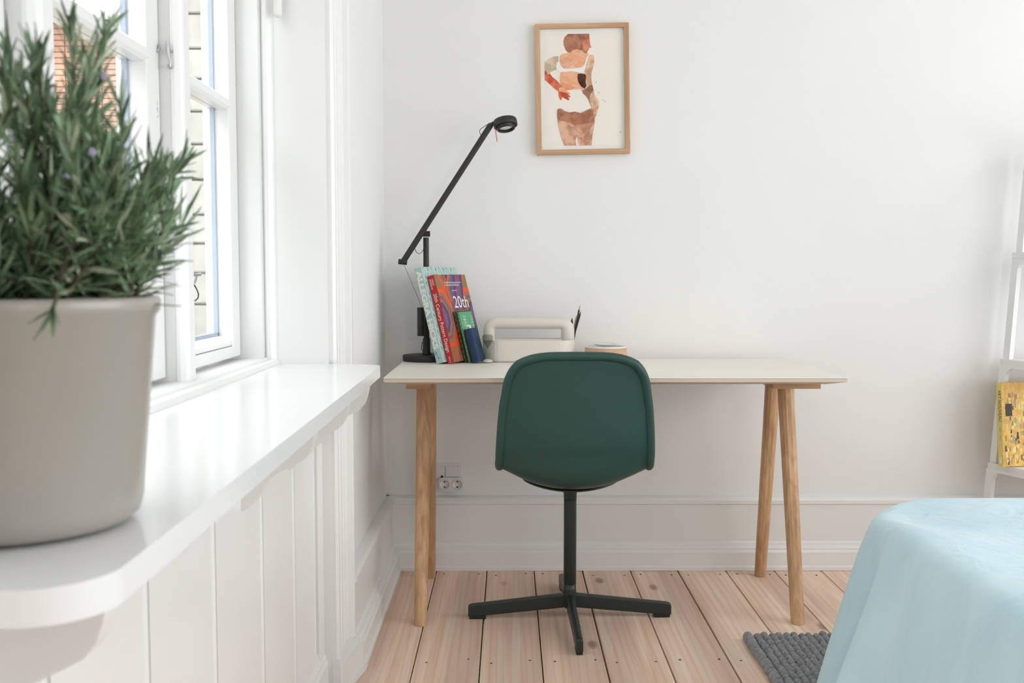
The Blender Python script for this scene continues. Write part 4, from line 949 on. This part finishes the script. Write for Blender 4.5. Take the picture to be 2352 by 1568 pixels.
# long sprigs towards the window and the room that break the outline
for (tx, ty, yy) in ((430, 482, .86), (395, 400, .80), (345, 330, .84), (240, 40, .86), (250, 10, .86), (265, 200, .88), (405, 440, .88), (375, 520, .80), (345, 600, .78), (330, 655, .83), (190, 130, .80), (120, 140, .88), (60, 120, .82), (270, 120, .80), (20, 60, .86), (345, 385, .9), (355, 560, .86), (255, 90, .88), (415, 455, .78), (360, 420, .76), (325, 350, .78), (385, 590, .84), (250, 250, .74), (170, 240, .74), (310, 480, .74), (300, 600, .74), (90, 250, .76), (200, 420, .73), (100, 420, .73), (240, 560, .73)):
    tip = Vector(aty(tx, ty, yy)); a = random.uniform(-.6, .6); b = Vector((QX+.045*math.cos(a), QY+.05*math.sin(a), PZ-.018))
    v_ = tip-b; L = v_.length
    sprig(b, (v_.x*.8, v_.y, v_.z+.03), L*1.0, (v_.x*1.2, v_.y*.6, -.15), .85, .038)
# one little sprig hanging over the rim
P = [Vector(aty(*q_, .72)) for q_ in ((132, 672), (128, 690), (118, 715))]
st = MB().tube([P[0]+Vector((0, .025, .002)), P[0], P[1], P[2]], .0014, 6).build('stem', stemm, plant)
mb = MB()
for (tx, ty) in ((75, 782), (95, 760), (62, 742), (122, 778), (134, 745), (108, 735)):
    e = Vector(aty(tx, ty, .705)); s_ = P[1].lerp(P[2], random.random()*.8); needle(mb, s_, e-s_, (e-s_).length, .0042, random.choice((0, 1)), 0)
for (tx, ty) in ((120, 640), (150, 650), (160, 668)):
    e = Vector(aty(tx, ty, .73)); needle(mb, P[0], e-P[0], (e-P[0]).length, .004, 0, 0)
o = mb.build('needle_leaves', [leafm, leaf2, leaf3], st, org=plant.location, fix=False); o['kind'] = 'stuff'
fm = MB()
for (tx, ty, yy) in ((213, 350, .74), (48, 232, .76), (28, 318, .76), (150, 335, .75), (152, 408, .75), (240, 175, .8)):
    c = Vector(aty(tx, ty, yy))
    for k in range(5):
        a = k*2*PI/5; fm.lathe([(0, -.0014), (.0014, 0), (0, .0014)], 6, c+Vector((.0018*math.cos(a), -.001, .0018*math.sin(a))))
o = fm.build('flowers', flowerm, plant); o['kind'] = 'stuff'
for o in bpy.data.objects:
    if '_o' in o: del o['_o']
